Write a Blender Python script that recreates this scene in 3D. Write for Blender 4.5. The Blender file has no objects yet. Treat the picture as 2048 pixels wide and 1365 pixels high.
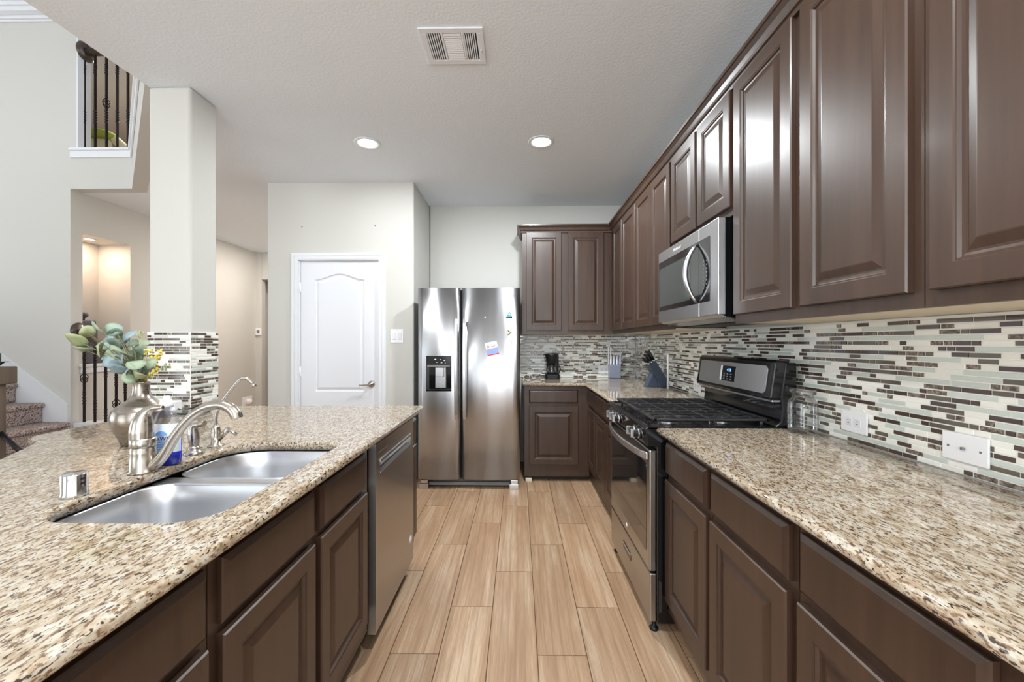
import bpy, bmesh, math, random
from mathutils import Vector, Matrix

S = bpy.context.scene
COL = S.collection
R = random.Random(7)
PI = math.pi
# ------------------------------------------------------------------ camera, sky, big lights, exposure
HC = 1.29
FPX = 822.0
YAW = 0.0154
cam_d = bpy.data.cameras.new('camera')
cam_d.sensor_width = 36.0
cam_d.lens = FPX / 2048.0 * 36.0
cam_d.shift_y = 2.7 / 2048.0
cam_d.clip_start = 0.02
cam = bpy.data.objects.new('camera', cam_d)
COL.objects.link(cam)
cam.location = (0, 0, HC)
cam.rotation_euler = (PI / 2, 0, YAW)
S.camera = cam

S.view_settings.view_transform = 'Standard'
S.view_settings.look = 'None'
S.view_settings.gamma = 1.0
S.view_settings.use_curve_mapping = False
S.view_settings.exposure = 0.76
S.cycles.max_bounces = 10
S.cycles.diffuse_bounces = 6
S.cycles.glossy_bounces = 4
S.cycles.transmission_bounces = 8
S.cycles.transparent_max_bounces = 8
S.cycles.sample_clamp_indirect = 6.0
S.cycles.caustics_reflective = False
S.cycles.caustics_refractive = False

W = bpy.data.worlds.new('sky')
S.world = W
W.use_nodes = True
_nt = W.node_tree
_bg = _nt.nodes['Background']
_tc = _nt.nodes.new('ShaderNodeTexCoord')
_sep = _nt.nodes.new('ShaderNodeSeparateXYZ')
_mr = _nt.nodes.new('ShaderNodeMapRange')
_mr.inputs[1].default_value = -0.06
_mr.inputs[2].default_value = 0.06
_mx = _nt.nodes.new('ShaderNodeMix')
_mx.data_type = 'RGBA'
SKY, GROUND_FILL = 1.4, 3.1      # overcast sky; lower half brightened to throw added light up at the ceiling
_mx.inputs[6].default_value = (0.90 * GROUND_FILL, 0.96 * GROUND_FILL, 1.0 * GROUND_FILL, 1)
_mx.inputs[7].default_value = (0.84 * SKY, 0.93 * SKY, 1.0 * SKY, 1)
_nt.links.new(_tc.outputs['Generated'], _sep.inputs[0])
_nt.links.new(_sep.outputs['Z'], _mr.inputs[0])
_nt.links.new(_mr.outputs[0], _mx.inputs[0])
_nt.links.new(_mx.outputs[2], _bg.inputs[0])
_bg.inputs[1].default_value = 1.0


def area(name, loc, rot, sx, sy, power, col=(1, 1, 1)):
    d = bpy.data.lights.new(name, 'AREA')
    d.shape = 'RECTANGLE'
    d.size, d.size_y, d.energy, d.color = sx, sy, power, col
    o = bpy.data.objects.new(name, d)
    COL.objects.link(o)
    o.location, o.rotation_euler = loc, rot
    return o


# daylight entering through the windows (all behind the photographer or in the tall living room)
# daylight: the sky and the added ground brightness come in through unseen openings


def fill_light(name, loc, power, r=0.42):
    d = bpy.data.lights.new(name, 'POINT')
    d.energy, d.shadow_soft_size, d.color = power, r, (0.93, 0.97, 1.0)
    o = bpy.data.objects.new(name, d)
    COL.objects.link(o)
    o.location = loc
    return o


# added flash-like fill light behind the camera, not a lamp of the room
fill_light('camera_fill', (-0.3, -1.4, 1.5), 52)


# ------------------------------------------------------------------ unproject helpers (photo pixels -> world points)
CY, SY = math.cos(YAW), math.sin(YAW)


def ray(u, v):
    a, b = (u - 1024) / FPX, -(v - 685.2) / FPX
    return Vector((a * CY - SY, a * SY + CY, b))


def atY(u, v, Y):
    d = ray(u, v)
    return Vector((0, 0, HC)) + d * (Y / d.y)


def atX(u, v, X):
    d = ray(u, v)
    return Vector((0, 0, HC)) + d * (X / d.x)


# ------------------------------------------------------------------ materials
def new_mat(name):
    m = bpy.data.materials.new(name)
    m.use_nodes = True
    nt = m.node_tree
    return m, nt, nt.nodes['Principled BSDF']


def lin(c):
    return tuple(((x / 255) / 12.92 if x / 255 <= 0.04045 else ((x / 255 + 0.055) / 1.055) ** 2.4) for x in c) + (1.0,)


def simple(name, rgb, rough=0.5, metal=0.0, coat=0.0, bump=None, spec=0.5, emit=None, alpha=None, trans=0.0, ior=1.45, aniso=0.0):
    m, nt, b = new_mat(name)
    b.inputs['Base Color'].default_value = lin(rgb)
    b.inputs['Roughness'].default_value = rough
    b.inputs['Metallic'].default_value = metal
    b.inputs['Coat Weight'].default_value = coat
    b.inputs['Coat Roughness'].default_value = 0.08
    b.inputs['Specular IOR Level'].default_value = spec
    b.inputs['Transmission Weight'].default_value = trans
    b.inputs['IOR'].default_value = ior
    if aniso:
        b.inputs['Anisotropic'].default_value = aniso
    if emit:
        b.inputs['Emission Color'].default_value = lin(emit[0])
        b.inputs['Emission Strength'].default_value = emit[1]
    if bump:
        sc, st, dist = bump
        tc = nt.nodes.new('ShaderNodeTexCoord')
        mp = nt.nodes.new('ShaderNodeMapping')
        mp.inputs['Scale'].default_value = sc if isinstance(sc, tuple) else (sc, sc, sc)
        n = nt.nodes.new('ShaderNodeTexNoise')
        n.inputs['Scale'].default_value = 1.0
        n.inputs['Detail'].default_value = 3.0
        bp = nt.nodes.new('ShaderNodeBump')
        bp.inputs['Strength'].default_value = st
        bp.inputs['Distance'].default_value = dist
        nt.links.new(tc.outputs['Object'], mp.inputs[0])
        nt.links.new(mp.outputs[0], n.inputs['Vector'])
        nt.links.new(n.outputs['Fac'], bp.inputs['Height'])
        nt.links.new(bp.outputs[0], b.inputs['Normal'])
    return m


def noise(nt, vec, scale, detail=4.0, rough=0.55, dim='3D'):
    n = nt.nodes.new('ShaderNodeTexNoise')
    n.inputs['Scale'].default_value = scale
    n.inputs['Detail'].default_value = detail
    n.inputs['Roughness'].default_value = rough
    nt.links.new(vec, n.inputs['Vector'])
    return n.outputs['Fac']


def ramp(nt, fac, stops, interp='LINEAR'):
    r = nt.nodes.new('ShaderNodeValToRGB')
    r.color_ramp.interpolation = interp
    e = r.color_ramp.elements
    while len(e) > 1:
        e.remove(e[-1])
    e[0].position, e[0].color = stops[0]
    for p, c in stops[1:]:
        x = e.new(p)
        x.color = c
    nt.links.new(fac, r.inputs[0])
    return r.outputs[0]


def mix(nt, fac, a, b, mode='MIX'):
    n = nt.nodes.new('ShaderNodeMix')
    n.data_type = 'RGBA'
    n.blend_type = mode
    for sock, val in ((n.inputs[0], fac), (n.inputs[6], a), (n.inputs[7], b)):
        if hasattr(val, 'node'):
            nt.links.new(val, sock)
        else:
            sock.default_value = val
    return n.outputs[2]


def mapping(nt, scale, src='Object', rot=(0, 0, 0)):
    tc = nt.nodes.new('ShaderNodeTexCoord')
    mp = nt.nodes.new('ShaderNodeMapping')
    mp.inputs['Scale'].default_value = scale
    mp.inputs['Rotation'].default_value = rot
    nt.links.new(tc.outputs[src], mp.inputs[0])
    return mp.outputs[0]


def bw(v):
    return (v, v, v, 1)


def make_granite():
    m, nt, b = new_mat('granite_speckled')
    v1 = mapping(nt, (58, 24, 58), rot=(0, 0, 0.12))
    v2 = mapping(nt, (150, 60, 150), rot=(0, 0, 0.12))
    v3 = mapping(nt, (190, 85, 190), rot=(0, 0, 0.12))
    base = ramp(nt, noise(nt, v1, 1.0, 5, 0.62), [(0.36, lin((186, 178, 164))), (0.48, lin((176, 163, 144))), (0.58, lin((158, 139, 115))), (0.70, lin((128, 107, 85)))])
    br = ramp(nt, noise(nt, v2, 1.0, 3, 0.6), [(0.53, bw(0)), (0.60, bw(1))])
    c1 = mix(nt, br, base, lin((112, 87, 64)))
    dk = ramp(nt, noise(nt, v3, 1.0, 2, 0.5), [(0.595, bw(0)), (0.64, bw(1))])
    c2 = mix(nt, dk, c1, lin((56, 44, 36)))
    wh = ramp(nt, noise(nt, mapping(nt, (100, 44, 100), rot=(0, 0, 0.12)), 1.0, 2, 0.5), [(0.60, bw(0)), (0.70, bw(0.4))])
    c3 = mix(nt, wh, c2, lin((206, 202, 192)))
    nt.links.new(c3, b.inputs['Base Color'])
    b.inputs['Roughness'].default_value = 0.045
    b.inputs['Specular IOR Level'].default_value = 0.75
    return m


def make_wood(name, lo, hi, rough=0.34, coat=0.25):
    m, nt, b = new_mat(name)
    v = mapping(nt, (26, 26, 1.6))
    f = noise(nt, v, 1.0, 4, 0.6)
    v2 = mapping(nt, (3, 3, 2))
    g = noise(nt, v2, 1.0, 2, 0.5)
    c = ramp(nt, f, [(0.3, lin(lo)), (0.7, lin(hi))])
    c = mix(nt, 0.35, c, ramp(nt, g, [(0.35, lin(lo)), (0.65, lin(hi))]))
    nt.links.new(c, b.inputs['Base Color'])
    b.inputs['Roughness'].default_value = rough
    b.inputs['Coat Weight'].default_value = coat
    b.inputs['Coat Roughness'].default_value = 0.16
    return m


def make_floor():
    m, nt, b = new_mat('wood_look_tile')
    uv = nt.nodes.new('ShaderNodeUVMap')
    uv.uv_map = 'plank'
    at = nt.nodes.new('ShaderNodeAttribute')
    at.attribute_name = 'tone'

    def mp(scale):
        k = nt.nodes.new('ShaderNodeMapping')
        k.inputs['Scale'].default_value = scale
        nt.links.new(uv.outputs[0], k.inputs[0])
        return k.outputs[0]
    broad = noise(nt, mp((10, 1.0, 1)), 1.0, 3, 0.55)
    med = noise(nt, mp((46, 1.5, 1)), 1.0, 4, 0.6)
    w = nt.nodes.new('ShaderNodeTexWave')
    w.bands_direction = 'X'
    w.inputs['Scale'].default_value = 1.0
    w.inputs['Distortion'].default_value = 9.0
    w.inputs['Detail'].default_value = 3.0
    w.inputs['Detail Scale'].default_value = 0.5
    nt.links.new(mp((7.5, 0.7, 1)), w.inputs['Vector'])
    fine = noise(nt, mp((260, 7, 1)), 1.0, 3, 0.65)
    c = ramp(nt, broad, [(0.32, lin((168, 134, 105))), (0.5, lin((186, 153, 122))), (0.66, lin((202, 176, 148)))])
    c = mix(nt, ramp(nt, med, [(0.42, bw(0.0)), (0.70, bw(0.50))]), c, lin((138, 106, 78)))
    c = mix(nt, ramp(nt, med, [(0.28, bw(0.40)), (0.44, bw(0.0))]), c, lin((194, 172, 146)))
    c = mix(nt, ramp(nt, w.outputs['Fac'], [(0.0, bw(0.0)), (0.86, bw(0.0)), (0.97, bw(0.30))]), c, lin((134, 102, 74)))
    c = mix(nt, ramp(nt, fine, [(0.42, bw(0.0)), (0.72, bw(0.55))]), c, lin((140, 109, 82)))
    tone = ramp(nt, at.outputs['Fac'], [(0.0, bw(0.90)), (1.0, bw(1.08))])
    c = mix(nt, 1.0, c, tone, 'MULTIPLY')
    nt.links.new(c, b.inputs['Base Color'])
    b.inputs['Roughness'].default_value = 0.36
    b.inputs['Specular IOR Level'].default_value = 0.45
    bp = nt.nodes.new('ShaderNodeBump')
    bp.inputs['Strength'].default_value = 0.12
    bp.inputs['Distance'].default_value = 0.002
    nt.links.new(fine, bp.inputs['Height'])
    nt.links.new(bp.outputs[0], b.inputs['Normal'])
    return m


def make_marble():
    m, nt, b = new_mat('emperador_stone_tile')
    v = mapping(nt, (70, 70, 70))
    c = ramp(nt, noise(nt, v, 1.0, 5, 0.7), [(0.36, lin((66, 58, 52))), (0.5, lin((112, 100, 90))), (0.6, lin((160, 148, 136))), (0.68, lin((90, 80, 72)))])
    nt.links.new(c, b.inputs['Base Color'])
    b.inputs['Roughness'].default_value = 0.25
    return m


def make_carpet():
    m, nt, b = new_mat('speckled_carpet')
    v = mapping(nt, (95, 95, 95))
    f = noise(nt, v, 1.0, 3, 0.7)
    c = ramp(nt, f, [(0.36, lin((62, 48, 46))), (0.46, lin((140, 120, 114))), (0.56, lin((206, 192, 186))), (0.66, lin((104, 84, 80)))])
    nt.links.new(c, b.inputs['Base Color'])
    b.inputs['Roughness'].default_value = 1.0
    b.inputs['Specular IOR Level'].default_value = 0.1
    bp = nt.nodes.new('ShaderNodeBump')
    bp.inputs['Strength'].default_value = 0.8
    bp.inputs['Distance'].default_value = 0.01
    nt.links.new(f, bp.inputs['Height'])
    nt.links.new(bp.outputs[0], b.inputs['Normal'])
    return m


def make_steel(name, rgb=(196, 196, 198), rough=0.24, grain=(2, 2, 420), st=0.10, warp=0.0, aniso=0.0):
    m, nt, b = new_mat(name)
    b.inputs['Base Color'].default_value = lin(rgb)
    b.inputs['Metallic'].default_value = 1.0
    v = mapping(nt, grain)
    f = noise(nt, v, 1.0, 3, 0.6)
    r = ramp(nt, f, [(0.3, bw(max(0.05, rough - 0.02))), (0.7, bw(rough + 0.02))])
    if st > 0:
        nt.links.new(r, b.inputs['Roughness'])
    else:
        b.inputs['Roughness'].default_value = rough
    bp = nt.nodes.new('ShaderNodeBump')
    bp.inputs['Strength'].default_value = st
    bp.inputs['Distance'].default_value = 0.0006
    nt.links.new(f, bp.inputs['Height'])
    last = bp.outputs[0]
    if warp:
        g = noise(nt, mapping(nt, (8, 8, 0.5)), 1.0, 1, 0.4)
        b2 = nt.nodes.new('ShaderNodeBump')
        b2.inputs['Strength'].default_value = warp
        b2.inputs['Distance'].default_value = 0.02
        nt.links.new(g, b2.inputs['Height'])
        nt.links.new(last, b2.inputs['Normal'])
        last = b2.outputs[0]
    nt.links.new(last, b.inputs['Normal'])
    if aniso:
        b.inputs['Anisotropic'].default_value = aniso
        b.inputs['Anisotropic Rotation'].default_value = 0.25
        tg = nt.nodes.new('ShaderNodeTangent')
        tg.direction_type = 'RADIAL'
        tg.axis = 'Z'
        nt.links.new(tg.outputs[0], b.inputs['Tangent'])
    return m


M = {}
M['wall'] = simple('painted_wall', (203, 202, 197), 0.75, bump=(170, 0.10, 0.002))
M['wall_loft'] = simple('loft_beige_wall', (186, 168, 148), 0.8)
M['ceiling'] = simple('textured_ceiling', (231, 237, 243), 0.85, bump=(75, 0.38, 0.004))
M['trim'] = simple('white_trim_paint', (226, 228, 232), 0.35)
M['door'] = simple('white_door_paint', (224, 226, 231), 0.38, bump=((60, 60, 3), 0.10, 0.002))
M['granite'] = make_granite()
M['wood'] = make_wood('espresso_wood', (54, 38, 29), (74, 54, 42), 0.36, 0.06)
M['wood_in'] = simple('cabinet_underside', (232, 222, 200), 0.6)
M['toe'] = simple('toe_kick_dark', (58, 50, 44), 0.5)
M['floor'] = make_floor()
M['grout'] = simple('floor_grout', (104, 76, 54), 0.9)
M['steel'] = make_steel('brushed_stainless', (188, 189, 192), 0.30, (2, 2, 420), 0.0, 0.24, aniso=0.85)
M['steel_dark'] = make_steel('dark_stainless', (176, 173, 169), 0.28, (2, 2, 420), 0.0, 0, aniso=0.6)
M['steel_light'] = make_steel('satin_stainless', (206, 206, 208), 0.30, (2, 2, 300), 0.0)
M['steel_sink'] = make_steel('sink_stainless', (222, 223, 226), 0.32, (160, 160, 2), 0.03)
M['nickel'] = simple('brushed_nickel', (186, 178, 168), 0.24, 1.0)
M['chrome'] = simple('chrome', (225, 226, 228), 0.10, 1.0)
M['black'] = simple('black_enamel', (14, 15, 17), 0.14, coat=0.4)
M['black_matte'] = simple('black_plastic', (20, 20, 22), 0.45)
M['cast_iron'] = simple('grate_cast_iron', (84, 84, 87), 0.24, 0.8, bump=(160, 0.2, 0.001))
M['black_glass'] = simple('black_glass', (24, 26, 28), 0.05, coat=0.6)
M['screen_reflection'] = simple('microwave_reflection', (128, 138, 136), 0.10, 0.75)  # pale tint imitates the bright room mirrored in the door glass
M['dark_gap'] = simple('dark_gasket', (22, 22, 24), 0.6)
M['grey_plastic'] = simple('grey_plastic', (120, 120, 120), 0.5)
M['white_plastic'] = simple('white_plastic', (240, 240, 242), 0.32)
M['socket'] = simple('socket_slot', (70, 70, 74), 0.5)
M['screw'] = simple('plate_screw', (150, 150, 152), 0.35, 0.8)
M['iron'] = simple('dark_bronze_iron', (32, 29, 28), 0.42, 0.5)
M['rail_wood'] = make_wood('dark_rail_wood', (54, 44, 38), (78, 66, 56), 0.3, 0.2)
M['carpet'] = make_carpet()


def make_thin_glass(name, tint, edge=0.10):
    m = bpy.data.materials.new(name)
    m.use_nodes = True
    nt = m.node_tree
    nt.nodes.remove(nt.nodes['Principled BSDF'])
    out = nt.nodes['Material Output']
    tr = nt.nodes.new('ShaderNodeBsdfTransparent')
    tr.inputs[0].default_value = tint
    gl = nt.nodes.new('ShaderNodeBsdfGlossy')
    gl.inputs['Roughness'].default_value = 0.03
    lw = nt.nodes.new('ShaderNodeLayerWeight')
    lw.inputs['Blend'].default_value = 0.35
    mr = nt.nodes.new('ShaderNodeMapRange')
    mr.inputs[3].default_value = 0.03
    mr.inputs[4].default_value = 0.5
    nt.links.new(lw.outputs['Fresnel'], mr.inputs[0])
    mx = nt.nodes.new('ShaderNodeMixShader')
    nt.links.new(mr.outputs[0], mx.inputs[0])
    nt.links.new(tr.outputs[0], mx.inputs[1])
    nt.links.new(gl.outputs[0], mx.inputs[2])
    nt.links.new(mx.outputs[0], out.inputs['Surface'])
    return m


M['glass'] = make_thin_glass('clear_glass', (0.985, 0.99, 0.99, 1))
M['urn'] = simple('grey_urn', (88, 84, 92), 0.45)
M['vase'] = make_steel('mercury_glass_taupe', (168, 158, 148), 0.27, (3, 3, 60), 0.04)
M['leaf_pale'] = simple('leaf_pale_green', (150, 164, 138), 0.6, bump=(60, 0.3, 0.002))
M['leaf_yellow'] = simple('leaf_yellow_green', (158, 164, 124), 0.6)
M['leaf_blue'] = simple('leaf_blue_green', (138, 158, 164), 0.6, bump=(60, 0.3, 0.002))
M['leaf_dark'] = simple('leaf_grey_green', (98, 114, 98), 0.6)
M['leaf_sage'] = simple('leaf_sage', (148, 166, 150), 0.6)
M['stem'] = simple('plant_stem', (120, 122, 84), 0.7)
M['flower'] = simple('yellow_flower', (214, 194, 96), 0.7)
M['soap_clear'] = make_thin_glass('soap_bottle_clear', (0.94, 0.965, 0.985, 1))
M['soap_blue'] = simple('soap_blue_liquid', (24, 44, 205), 0.12, coat=0.3)
M['label_white'] = simple('label_white', (226, 234, 246), 0.4)
M['label_blue'] = simple('label_sky_blue', (120, 170, 232), 0.4)
M['ink_blue'] = simple('ink_navy', (26, 40, 130), 0.5)
M['ink_grey'] = simple('ink_grey', (128, 128, 132), 0.5)
M['ink_light'] = simple('ink_light', (236, 236, 238), 0.4)
M['ink_red'] = simple('ink_red', (206, 60, 66), 0.5)
M['paper'] = simple('note_paper', (240, 240, 244), 0.6)
M['paper_blue'] = simple('note_blue', (150, 168, 226), 0.6)
M['teal'] = simple('teal_magnet', (70, 150, 160), 0.4)
M['yellow'] = simple('straw_yellow', (226, 214, 150), 0.5)
M['block_grey'] = simple('slate_grey_block', (60, 70, 88), 0.4)
M['block_front'] = simple('blue_grey_block', (132, 138, 156), 0.35)
M['block_light'] = simple('pale_grey_block', (166, 172, 190), 0.4)
M['green_glass'] = simple('dark_green_glass', (44, 84, 70), 0.12, coat=0.4)
M['lime'] = simple('lime_fabric', (150, 166, 64), 0.8)
M['cream_fabric'] = simple('cream_fabric', (214, 210, 180), 0.8)
M['lamp'] = simple('lamp_lens', (255, 250, 240), 0.4, emit=((255, 246, 232), 14.0))
M['display'] = simple('blue_digits', (20, 30, 60), 0.2, emit=((110, 170, 255), 1.6))
M['t_grout'] = simple('mosaic_grout', (240, 238, 230), 0.8)
M['t_cream'] = simple('cream_stone_tile', (240, 238, 231), 0.3)
M['t_white'] = simple('ivory_stone_tile', (245, 244, 239), 0.28)
M['t_green'] = simple('pale_green_glass_tile', (205, 213, 206), 0.06, coat=0.6)
M['t_brown'] = simple('brown_glass_tile', (74, 58, 52), 0.06, coat=0.6)
M['t_taupe'] = simple('taupe_glass_tile', (98, 90, 80), 0.06, coat=0.6)
M['t_marble'] = make_marble()
M['shade'] = simple('opening_darkness', (84, 74, 64), 0.8)
M['blind'] = simple('window_frame_white', (238, 240, 242), 0.4)
M['planter'] = make_wood('weathered_planter', (76, 66, 56), (112, 98, 84), 0.6, 0.0)
M['leaf_plant'] = simple('dark_plant_leaf', (52, 70, 52), 0.6)

# ------------------------------------------------------------------ mesh builder
ORIG = {}


class MB:
    def __init__(self):
        self.bm = bmesh.new()

    def quad_faces(self, vs, faces, mi=0):
        bv = [self.bm.verts.new(v) for v in vs]
        out = []
        for f in faces:
            try:
                fc = self.bm.faces.new([bv[i] for i in f])
                fc.material_index = mi
                out.append(fc)
            except ValueError:
                pass
        return out

    def box(self, x0, x1, y0, y1, z0, z1, mi=0, mat=None):
        x0, x1 = min(x0, x1), max(x0, x1)
        y0, y1 = min(y0, y1), max(y0, y1)
        z0, z1 = min(z0, z1), max(z0, z1)
        vs = [Vector(p) for p in ((x0, y0, z0), (x1, y0, z0), (x1, y1, z0), (x0, y1, z0), (x0, y0, z1), (x1, y0, z1), (x1, y1, z1), (x0, y1, z1))]
        if mat is not None:
            vs = [mat @ v for v in vs]
        self.quad_faces(vs, [(3, 2, 1, 0), (4, 5, 6, 7), (0, 1, 5, 4), (1, 2, 6, 5), (2, 3, 7, 6), (3, 0, 4, 7)], mi)
        return self

    def prism(self, poly, z0, z1, mi=0, mat=None):
        n = len(poly)
        vs = [Vector((p[0], p[1], z0)) for p in poly] + [Vector((p[0], p[1], z1)) for p in poly]
        if mat is not None:
            vs = [mat @ v for v in vs]
        fs = [tuple(range(n))[::-1], tuple(range(n, 2 * n))] + [(i, (i + 1) % n, n + (i + 1) % n, n + i) for i in range(n)]
        self.quad_faces(vs, fs, mi)
        return self

    def lathe(self, prof, c=(0, 0, 0), seg=24, axis='Z', mi=0, mat=None, sx=1.0, sy=1.0, cap_end=True):
        """prof: list of (r, h)."""
        rings = []
        for r, h in prof:
            ring = []
            for i in range(seg):
                a = 2 * PI * i / seg
                p = Vector((r * math.cos(a) * sx, r * math.sin(a) * sy, h))
                if axis == 'X':
                    p = Vector((p.z, p.x, p.y))
                elif axis == 'Y':
                    p = Vector((p.x, p.z, p.y))
                if mat is not None:
                    p = mat @ p
                ring.append(self.bm.verts.new(p + Vector(c)))
            rings.append(ring)
        for a, b in zip(rings[:-1], rings[1:]):
            for i in range(seg):
                f = self.bm.faces.new((a[i], a[(i + 1) % seg], b[(i + 1) % seg], b[i]))
                f.material_index = mi
                f.smooth = True
        for ring in (rings[0], rings[-1]) if cap_end else (rings[0],):
            try:
                f = self.bm.faces.new(ring)
                f.material_index = mi
            except ValueError:
                pass
        return self

    def tube(self, pts, rad, seg=10, mi=0, flat=1.0, up=None):
        pts = [Vector(p) for p in pts]
        n = len(pts)
        rads = rad if isinstance(rad, (list, tuple)) else [rad] * n
        rings = []
        prev = None
        for i, p in enumerate(pts):
            t = (pts[min(i + 1, n - 1)] - pts[max(i - 1, 0)]).normalized()
            if prev is None:
                ref = Vector(up) if up else (Vector((0, 0, 1)) if abs(t.z) < 0.9 else Vector((0, 1, 0)))
                a = (ref - t * ref.dot(t)).normalized()
            else:
                a = (prev - t * prev.dot(t)).normalized()
            prev = a
            b = t.cross(a)
            ring = []
            for k in range(seg):
                an = 2 * PI * k / seg
                ring.append(self.bm.verts.new(p + a * (math.cos(an) * rads[i] * flat) + b * (math.sin(an) * rads[i])))
            rings.append(ring)
        for a, b in zip(rings[:-1], rings[1:]):
            for i in range(seg):
                f = self.bm.faces.new((a[i], a[(i + 1) % seg], b[(i + 1) % seg], b[i]))
                f.smooth = True
                f.material_index = mi
        for ring in (rings[0], rings[-1]):
            f = self.bm.faces.new(ring)
            f.material_index = mi
        return self

    def panel(self, fm, a0, a1, z0, z1, prof, mi=0):
        """Raised panel: fm(a, z, d) -> world; prof = list of (inset, depth)."""
        rings = []
        for ins, d in prof:
            rings.append([self.bm.verts.new(fm(a, z, d)) for a, z in ((a0 + ins, z0 + ins), (a1 - ins, z0 + ins), (a1 - ins, z1 - ins), (a0 + ins, z1 - ins))])
        for p, q in zip(rings[:-1], rings[1:]):
            for i in range(4):
                self.bm.faces.new((p[i], p[(i + 1) % 4], q[(i + 1) % 4], q[i])).material_index = mi
        self.bm.faces.new(rings[0]).material_index = mi
        self.bm.faces.new(rings[-1]).material_index = mi
        return self


def smooth_path(pts, n=6):
    P = [Vector(p) for p in pts]
    out = []
    for i in range(len(P) - 1):
        p0, p1, p2, p3 = P[max(i - 1, 0)], P[i], P[i + 1], P[min(i + 2, len(P) - 1)]
        for k in range(n):
            t = k / n
            out.append(0.5 * ((2 * p1) + (p2 - p0) * t + (2 * p0 - 5 * p1 + 4 * p2 - p3) * t * t + (3 * p1 - p0 - 3 * p2 + p3) * t ** 3))
    out.append(P[-1])
    return out


def interp(vals, n=6):
    out = []
    for i in range(len(vals) - 1):
        for k in range(n):
            out.append(vals[i] + (vals[i + 1] - vals[i]) * k / n)
    return out + [vals[-1]]


def thing(name, label, cat, loc=(0, 0, 0), group=None, kind=None):
    o = bpy.data.objects.new(name, None)
    o.empty_display_size = 0.05
    COL.objects.link(o)
    o.location = loc
    ORIG[o] = Vector(loc)
    tag(o, label, cat, group, kind)
    return o


def tag(o, label, cat, group=None, kind=None):
    if label:
        o['label'] = label
    if cat:
        o['category'] = cat
    if group:
        o['group'] = group
    if kind:
        o['kind'] = kind
    return o


def obj(name, mb, mat, parent=None, bevel=0.0, seg=2, label=None, smooth=False, origin=None, recalc=True):
    """Link the builder as one mesh object (world-space verts, shifted to the parent's or its own origin)."""
    bm = mb.bm
    if recalc:
        bmesh.ops.recalc_face_normals(bm, faces=bm.faces)
    org = ORIG[parent] if parent is not None else Vector(origin or (0, 0, 0))
    if org.length > 0:
        bmesh.ops.translate(bm, vec=-org, verts=bm.verts)
    if smooth:
        for f in bm.faces:
            f.smooth = True
    me = bpy.data.meshes.new(name)
    bm.to_mesh(me)
    bm.free()
    for k in (mat if isinstance(mat, (list, tuple)) else [mat]):
        me.materials.append(k)
    o = bpy.data.objects.new(name, me)
    COL.objects.link(o)
    if parent is not None:
        o.parent = parent
        ORIG[o] = ORIG[parent]
    else:
        o.location = org
        ORIG[o] = org
    if bevel:
        b = o.modifiers.new('edge', 'BEVEL')
        b.width = bevel
        b.segments = seg
        b.limit_method = 'ANGLE'
        b.angle_limit = math.radians(40)
    if label:
        o['label'] = label
    return o


def struct(name, mb, mat, label, cat, bevel=0.0, seg=2, **k):
    o = obj(name, mb, mat, bevel=bevel, seg=seg, **k)
    return tag(o, label, cat, kind='structure')


def lettering(name, text, size, mat4, material, parent, extrude=0.0004, align='CENTER'):
    c = bpy.data.curves.new(name, 'FONT')
    c.body = text
    c.size = size
    c.extrude = extrude
    c.align_x = align
    c.align_y = 'CENTER'
    t = bpy.data.objects.new(name + '_tmp', c)
    COL.objects.link(t)
    dg = bpy.context.evaluated_depsgraph_get()
    me = bpy.data.meshes.new_from_object(t.evaluated_get(dg))
    bpy.data.objects.remove(t)
    me.transform(Matrix.Translation(-ORIG[parent]) @ mat4)
    me.name = name
    me.materials.clear()
    me.materials.append(material)
    o = bpy.data.objects.new(name, me)
    COL.objects.link(o)
    o.parent = parent
    ORIG[o] = ORIG[parent]
    return o


def frame_mat(origin, right, up):
    r, u = Vector(right).normalized(), Vector(up).normalized()
    n = r.cross(u)
    m = Matrix((r, u, n)).transposed().to_4x4()
    m.translation = Vector(origin)
    return m


def copy_tree(root, loc, label=None):
    r = root.copy()
    COL.objects.link(r)
    r.location = loc
    if label:
        r['label'] = label
    for ch in list(root.children):
        c = ch.copy()
        COL.objects.link(c)
        c.parent = r
        for g in ch.children:
            d = g.copy()
            COL.objects.link(d)
            d.parent = c
    return r


def curve_slab(name, outer, holes, zc, thick, edge, mat, label, cat):
    """Flat slab with rounded (bullnose) outer and inner edges."""
    c = bpy.data.curves.new(name, 'CURVE')
    c.dimensions = '2D'
    c.fill_mode = 'BOTH'
    c.extrude = thick / 2 - edge
    c.bevel_depth = edge
    c.bevel_resolution = 4
    c.offset = -edge
    for k, loop in enumerate([outer] + holes):
        s = c.splines.new('POLY')
        s.points.add(len(loop) - 1)
        for p, q in zip(s.points, loop):
            p.co = (q[0], q[1], 0, 1)
        s.use_cyclic_u = True
    t = bpy.data.objects.new(name + '_tmp', c)
    COL.objects.link(t)
    dg = bpy.context.evaluated_depsgraph_get()
    me = bpy.data.meshes.new_from_object(t.evaluated_get(dg))
    bpy.data.objects.remove(t)
    me.materials.clear()
    me.materials.append(mat)
    o = bpy.data.objects.new(name, me)
    COL.objects.link(o)
    o.location = (0, 0, zc)
    tag(o, label, cat)
    return o


def rrect(x0, x1, y0, y1, r, n=6):
    rs = r if isinstance(r, (list, tuple)) else [r] * 4
    out = []
    for (cx, cy, a0, rr) in ((x1 - rs[0], y0 + rs[0], -PI / 2, rs[0]), (x1 - rs[1], y1 - rs[1], 0, rs[1]), (x0 + rs[2], y1 - rs[2], PI / 2, rs[2]), (x0 + rs[3], y0 + rs[3], PI, rs[3])):
        for k in range(n + 1):
            a = a0 + (PI / 2) * k / n
            out.append((cx + rr * math.cos(a), cy + rr * math.sin(a)))
    return out


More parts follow.
